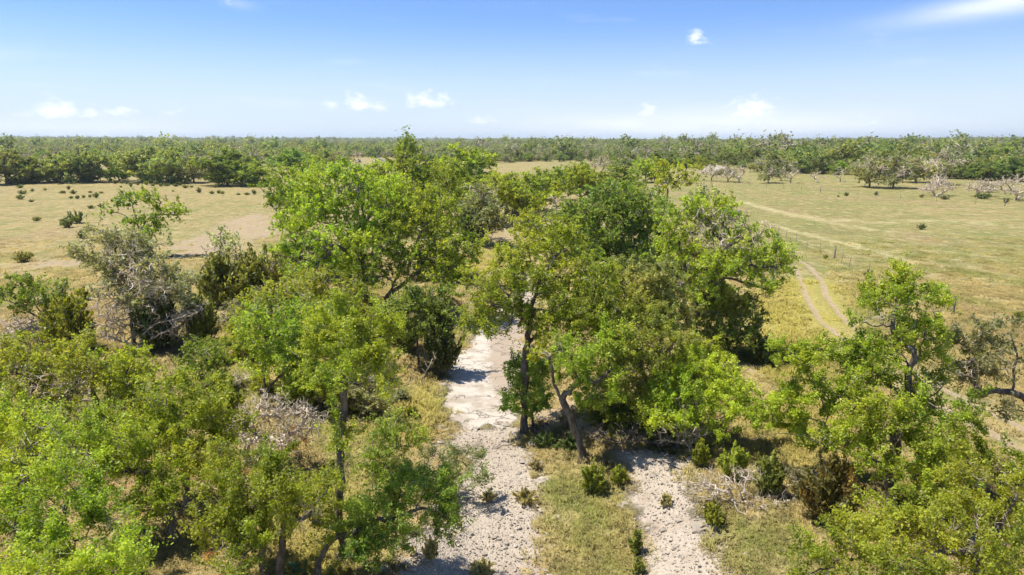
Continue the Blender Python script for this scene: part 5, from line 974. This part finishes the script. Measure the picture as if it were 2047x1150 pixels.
def scatter(name, pts, scl, rotz, idx, srcs, label, cat=None, colour=None):
    me = bpy.data.meshes.new(name); me.vertices.add(len(pts)); me.vertices.foreach_set('co', np.asarray(pts, np.float32).ravel())
    def at(nm, typ, key, arr): a = me.attributes.new(nm, typ, 'POINT'); a.data.foreach_set(key, arr)
    at('sc', 'FLOAT_VECTOR', 'vector', np.asarray(scl, np.float32).ravel())
    rr = np.zeros((len(pts), 3), np.float32); rr[:, 2] = rotz; at('ro', 'FLOAT_VECTOR', 'vector', rr.ravel())
    at('ix', 'INT', 'value', np.asarray(idx, np.int32))
    if colour is not None: at('gz', 'FLOAT_COLOR', 'color', np.asarray(colour, np.float32).ravel())
    me.update(); o = link(name, me); tag(o, label, cat, kind='stuff')
    ng = bpy.data.node_groups.new(name + '_scatter', 'GeometryNodeTree')
    ng.interface.new_socket('Geometry', in_out='INPUT', socket_type='NodeSocketGeometry'); ng.interface.new_socket('Geometry', in_out='OUTPUT', socket_type='NodeSocketGeometry')
    gi = ng.nodes.new('NodeGroupInput'); go = ng.nodes.new('NodeGroupOutput'); ip = ng.nodes.new('GeometryNodeInstanceOnPoints'); jn = ng.nodes.new('GeometryNodeJoinGeometry')
    for mlist in srcs:
        jj = ng.nodes.new('GeometryNodeJoinGeometry')
        for m in mlist:
            so = bpy.data.objects.new('source_' + name, m); oi = ng.nodes.new('GeometryNodeObjectInfo'); oi.inputs['Object'].default_value = so
            ng.links.new(oi.outputs['Geometry'], jj.inputs[0])
        g2 = ng.nodes.new('GeometryNodeGeometryToInstance'); ng.links.new(jj.outputs[0], g2.inputs[0]); ng.links.new(g2.outputs[0], jn.inputs[0])
    def na(nm, typ):
        n = ng.nodes.new('GeometryNodeInputNamedAttribute'); n.data_type = typ; n.inputs['Name'].default_value = nm
        return [q for q in n.outputs if q.enabled and q.name == 'Attribute'][0]
    ng.links.new(gi.outputs[0], ip.inputs['Points']); ng.links.new(jn.outputs[0], ip.inputs['Instance']); ip.inputs['Pick Instance'].default_value = True
    ng.links.new(na('ix', 'INT'), ip.inputs['Instance Index']); ng.links.new(na('ro', 'FLOAT_VECTOR'), ip.inputs['Rotation']); ng.links.new(na('sc', 'FLOAT_VECTOR'), ip.inputs['Scale'])
    ng.links.new(ip.outputs[0], go.inputs[0])
    md = o.modifiers.new('scatter', 'NODES'); md.node_group = ng
    return o

def far_wood():
    for k, (kd, col, dn, dd, w, h, bs) in enumerate((('w', 'wood', 1.1, 0, 7, 4.8, .3), ('w', 'woodj', 1.2, 0, 7, 4.8, .25), ('w', 'woodj', 1.5, 0, 5, 4.6, .12), ('w', 'woodj', 1.5, 0, 4.6, 5.0, .12), ('w', 'woodg', .55, 4, 7, 4.9, .3), ('w', 'woodg', .4, 6, 7, 4.7, .3))):
        mould('w', k, w, h, 10 if dd == 0 else 5, col, dn, dd, dist=210, base=bs * 0.6, lai=2.6)
    src = [list(p[0].values()) for p in MOULD['w']]
    rng = np.random.default_rng(5); XY = []; f = 1.09
    while f < 16:
        y0 = 320 * f; st = max(4.4, 0.0062 * y0) / y0
        tn = np.arange(-0.95, 0.95, st); tn = tn + st * rng.uniform(-0.5, 0.5, len(tn))
        y = front(tn) * f * (1 + 0.012 * rng.normal(size=len(tn))); XY.append(np.stack([tn * y, y, tn], 1)); f *= 1.022
    XY = np.vstack(XY); XY = XY[XY[:, 1] < 4200]
    gap = fbm(XY[:, 0] / 70.0, XY[:, 1] / 150.0, 71, 2); XY = XY[gap < 0.60]; x, y, tn = XY.T; n = len(x)
    g = fbm(x / 130.0 + 9, y / 260.0, 61, 3); p = rng.random(n); bare = p < np.where(tn < -0.12, 0.66, 0.30) + 2.2 * (g - 0.44)
    I = np.where(bare, 4 + (rng.random(n) < 0.6), np.where(rng.random(n) < 0.6, 2 + (rng.random(n) < 0.5), (rng.random(n) < 0.5)))
    sc = np.exp(0.30 * rng.normal(size=n)) * np.where(y < 900, 0.9, 1.1); sc = np.where(rng.random(n) < 0.03, sc * 1.5, sc); S = np.stack([sc, sc, sc * rng.uniform(0.75, 1.1, n)], 1)
    P = np.stack([x, y, height(x, y) - 0.1], 1)
    scatter('distant_woodland', P, S, rng.uniform(0, 6.28, len(P)), I, src, 'far wood of green and grey scrub trees reaching the horizon', 'woodland')
    print('far wood trees', len(P))
far_wood()

# ------------------------------------------------------------------ grass and gravel
def grass():
    rng = np.random.default_rng(12); patches = []
    for k in range(6):      # patches about a metre across, each of many tufts
        Vs = []; F4 = []; F3 = []; off = 0
        for q in range(22):
            nb = 9; c = rng.uniform(-0.5, 0.5, 2); sc = rng.uniform(0.5, 1.1)
            a = rng.uniform(0, 6.28, nb); l = rng.uniform(0.5, 1.0, nb) * sc; lean = rng.uniform(0.2, 0.9, nb); r0 = rng.uniform(0, 0.07, nb)
            d = np.stack([np.cos(a), np.sin(a), 0 * a], 1); sd = np.stack([-np.sin(a), np.cos(a), 0 * a], 1); e = np.array([0, 0, 1.0])
            b0 = d * r0[:, None] + np.array([c[0], c[1], 0]); m = b0 + d * (0.09 * l * lean)[:, None] + e * (0.6 * l)[:, None]; t = b0 + d * (0.28 * l * lean)[:, None] + e * (0.95 * l * (1 - 0.35 * lean))[:, None]
            w = 0.011
            V = np.stack([b0 - sd * w, b0 + sd * w, m + sd * w * 0.8, m - sd * w * 0.8, t], 1).reshape(-1, 3); o = np.arange(nb)[:, None] * 5 + off
            Vs.append(V); F4.append(o + np.array([[0, 1, 2, 3]])); F3.append(o + np.array([[3, 2, 4]])); off += len(V)
        patches.append([mesh_np('grass_patch', np.vstack(Vs), [np.vstack(F4), np.vstack(F3)], MAT['grass'])])
    n = 30000; y = 13.5 * (130 / 13.5) ** (rng.random(n) ** 0.8); x = rng.uniform(-0.85, 0.85, n) * (y + 3)
    gr, sl, di, ye, gn, stk, rut = zones(x, y)
    dens = np.clip(1.0 - 1.1 * gr - 1.3 * sl - 0.8 * di - 0.8 * rut, 0.0, 1) * (0.25 + 1.1 * np.clip((fbm(x / 3, y / 3, 81, 3) - 0.25) * 2.2, 0, 1)) * smooth(95, 35, y)
    dens = dens * smooth(0.6, 1.5, np.minimum(seg_dist(x, y, [q[:2] for q in RUT_A]), seg_dist(x, y, [q[:2] for q in RUT_B])))
    keep = rng.random(n) < dens
    x, y = x[keep], y[keep]; ye, gn, stk = ye[keep], gn[keep], stk[keep]
    h = rng.uniform(0.16, 0.36, len(x)) * (1 + 0.5 * ye + 0.25 * stk) * (1 - 0.35 * smooth(40, 110, y)); wd = rng.uniform(0.8, 1.3, len(x)) * (1 + 0.010 * np.clip(y - 25, 0, 100))
    colr = np.stack([ye, gn, stk, np.ones_like(ye)], 1)
    scatter('pasture_grass', np.stack([x, y, height(x, y) - 0.02], 1), np.stack([wd, wd, h], 1), rng.uniform(0, 6.28, len(x)), rng.integers(0, 6, len(x)), patches, 'dry yellow-green grass growing over the pasture and banks', 'grass', colr)
    print('grass patches', len(x))
def rock_mesh(seed, flat=0.6, sub=1):
    import bmesh
    bm = bmesh.new(); bmesh.ops.create_icosphere(bm, subdivisions=sub, radius=1.0); rng = np.random.default_rng(seed)
    for v in bm.verts:
        f = 1 + 0.28 * rng.normal(); v.co = v.co * max(0.55, f); v.co.z *= flat
    me = bpy.data.meshes.new('rock'); bm.to_mesh(me); bm.free(); me.materials.append(MAT['stone']); return me
def gravel():
    rng = np.random.default_rng(14); rocks = [[rock_mesh(k, 0.55)] for k in range(6)]
    n = 52000; y = 13.5 * (48 / 13.5) ** rng.random(n); x = rng.uniform(-11, 13, n)
    gr, sl, di, *_ = zones(x, y); keep = rng.random(n) < np.clip(gr * 0.95 - sl, 0, 1) + 0.12 * di * (y < 40)
    x, y = x[keep], y[keep]; s = 0.011 * np.exp(0.62 * rng.normal(size=len(x))) + 0.01
    s = np.where(rng.random(len(x)) < 0.02, s * 2.2, s)
    scatter('creek_gravel', np.stack([x, y, height(x, y) + 0.3 * s], 1), np.stack([s * rng.uniform(0.8, 1.6, len(x)), s, s], 1), rng.uniform(0, 6.28, len(x)), rng.integers(0, 6, len(x)), rocks, 'loose pale limestone pebbles over the creek bed', 'gravel')
    print('stones', len(x))
    # larger loose rocks, singly
    big = [rock_mesh(40 + k, 0.5, 2) for k in range(4)]; c = 0; k = 0
    while c < 46 and k < 4000:
        k += 1; px = rng.uniform(-8, 10); py = rng.uniform(17, 40); g_, s_, d_, *_ = zones(np.array([px]), np.array([py]))
        if not (0.15 < g_[0] < 0.98 or 0.1 < s_[0] < 0.6): continue
        o = link('limestone_rock', big[c % 4], loc=(px, py, float(height(px, py)) + 0.02)); s = rng.uniform(0.10, 0.26); o.scale = (s * rng.uniform(1, 1.6), s, s * 0.8); o.rotation_euler = (0, 0, rng.uniform(0, 6.28))
        tag(o, 'flat pale limestone rock lying at the edge of the creek bed', 'rock', 'loose limestone rocks along the creek'); c += 1
grass(); gravel()

# ------------------------------------------------------------------ pale mounds, fences, prickly pear
def mound(x, y, z, w, h, lab, seed):
    rng = np.random.default_rng(seed); na, nr = 22, 7; V = []; D = w * 0.45
    for i in range(nr):
        q = i / (nr - 1)
        for a in range(na):
            t = 2 * math.pi * a / na; rr = q * (1 + 0.22 * math.sin(3 * t + seed) + 0.15 * rng.normal())
            V.append((w / 2 * rr * math.cos(t), D * rr * math.sin(t), h * (1 - q ** 1.6) * (1 + 0.25 * rng.normal()) - 0.15 * q))
    F = [(i * na + a, i * na + (a + 1) % na, (i + 1) * na + (a + 1) % na, (i + 1) * na + a) for i in range(nr - 1) for a in range(na)]
    me = mesh_np('rubble_mound', np.array(V), [np.array(F)], MAT['stone']); tag(link('rubble_mound', me, loc=(x, y, z)), lab, 'mound')
for i, (x, y, z, w, h, lab) in enumerate(MOUNDS): mound(x, y, z, w, h, lab, i)

def fence(line, spacing, label, post_h, thick, wires, pr=0.03):
    pts = np.array([q[:2] for q in line]); pp = []
    for a, b in zip(pts[:-1], pts[1:]):
        m = max(1, int(round(np.linalg.norm(b - a) / spacing)))
        for j in range(m): pp.append(a + (b - a) * j / m)
    pp.append(pts[-1]); root = bpy.data.objects.new('wire_fence', None); COL.objects.link(root); root.location = (float(pp[0][0]), float(pp[0][1]), float(height(*pp[0])))
    tag(root, label, 'fence'); rng = np.random.default_rng(len(pp)); org = np.array(root.location); tops = []
    def prism(r, h, k):
        an = np.arange(k) * 2 * math.pi / k; ring = np.stack([np.cos(an) * r, np.sin(an) * r], 1)
        V = np.vstack([np.c_[ring, np.full(k, -0.3)], np.c_[ring * 0.9, np.full(k, h)], [[0, 0, h + r * 0.4]]])
        return mesh_np('post', V, [np.array([(a, (a + 1) % k, k + (a + 1) % k, k + a) for a in range(k)]), np.array([(k + a, k + (a + 1) % k, 2 * k) for a in range(k)])], MAT['steel'] if r < 0.05 else MAT['dim'])
    thin = prism(pr, post_h, 5); fat = prism(0.085, post_h * 1.15, 8)
    for i, q in enumerate(pp):
        z = float(height(*q)); o = link('post', fat if i in thick else thin, root, (q[0] - org[0], q[1] - org[1], z - org[2]))
        o.rotation_euler = (rng.normal() * 0.05, rng.normal() * 0.06, 0); tops.append((q[0] - org[0], q[1] - org[1], z - org[2]))
    tops = np.array(tops)
    for wz in wires:
        P = []
        for a, b in zip(tops[:-1], tops[1:]):
            for j in range(3): P.append(a + (b - a) * j / 3 + np.array([0, 0, wz - (0.03 if j else 0)]))
        P.append(tops[-1] + np.array([0, 0, wz])); P = np.array(P); n = len(P)
        V, Fq = tube_mesh(P, np.arange(n) - 1, np.full(n, 0.006), np.ones(n, bool)); link('wire', mesh_np('wire', V, [Fq], MAT['steel']), root)
fence(FENCE_A, 3.6, 'low rusty wire fence on thin posts along the right pasture track', 1.15, (6, 12, 20), (0.3, 0.6, 0.9, 1.1))
fence(FENCE_B, 6.0, 'far wire fence along the tree row beyond the left pasture', 1.2, (3, 9, 15), (0.4, 0.8, 1.15), 0.04)
fence(FENCE_C, 6.0, 'far wire fence in front of the dead trees beyond the right pasture', 1.2, (4, 11, 18), (0.4, 0.8, 1.15), 0.04)

def prickly_pear(x, y, z, w, h):
    import bmesh
    root = bpy.data.objects.new('prickly_pear', None); COL.objects.link(root); root.location = (x, y, z); tag(root, 'prickly pear cactus clump beside the dark trunk at the bottom edge', 'cactus')
    rng = np.random.default_rng(3); bm = bmesh.new(); bmesh.ops.create_icosphere(bm, subdivisions=2, radius=1.0)
    for v in bm.verts: v.co.x *= 0.5 * (0.8 + 0.2 * (v.co.z + 1) / 2); v.co.y *= 0.09; v.co.z = v.co.z * 0.62 + 0.58
    me = bpy.data.meshes.new('pad'); bm.to_mesh(me); bm.free(); me.materials.append(MAT['cactus']); me.polygons.foreach_set('use_smooth', np.ones(len(me.polygons), bool))
    base = []
    for k in range(8):
        o = link('pad', me, root, (rng.normal() * w * 0.22, rng.normal() * w * 0.15, -0.03)); o.rotation_euler = (rng.normal() * 0.3, rng.normal() * 0.35, rng.uniform(0, 3.1)); s = 0.22 * rng.uniform(0.8, 1.2); o.scale = (s, s, s); base.append((o, s))
    for o, s in base[:6]:
        q = o.matrix_basis @ Vector((rng.normal() * 0.12, 0, 1.1)); c = link('pad', me, root, q); c.rotation_euler = (o.rotation_euler[0] + rng.normal() * 0.3, o.rotation_euler[1] + rng.normal() * 0.5, o.rotation_euler[2] + rng.normal() * 0.6); c.scale = (s * .85, s * .85, s * .85)
for (x, y, z, w, h) in PEAR: prickly_pear(x, y, z, w, h)

# ------------------------------------------------------------------ thin summer haze over the far woods
def haze():
    m, N, L, out = new_mat('summer_haze'); v = N.new('ShaderNodeVolumePrincipled'); v.inputs['Color'].default_value = (0.78, 0.89, 1.0, 1); v.inputs['Density'].default_value = 0.00013; v.inputs['Anisotropy'].default_value = 0.2
    L.new(v.outputs[0], out.inputs['Volume'])
    x0, x1, y0, y1, z0, z1 = -6600, 6600, -60, 7600, -4, 60
    V = [(x, y, z) for z in (z0, z1) for y in (y0, y1) for x in (x0, x1)]
    F = [(0, 2, 3, 1), (4, 5, 7, 6), (0, 1, 5, 4), (2, 6, 7, 3), (0, 4, 6, 2), (1, 3, 7, 5)]
    tag(link('haze', mesh_np('haze', V, [np.array(F)], m)), 'thin pale haze over the far woods', kind='stuff')
haze()
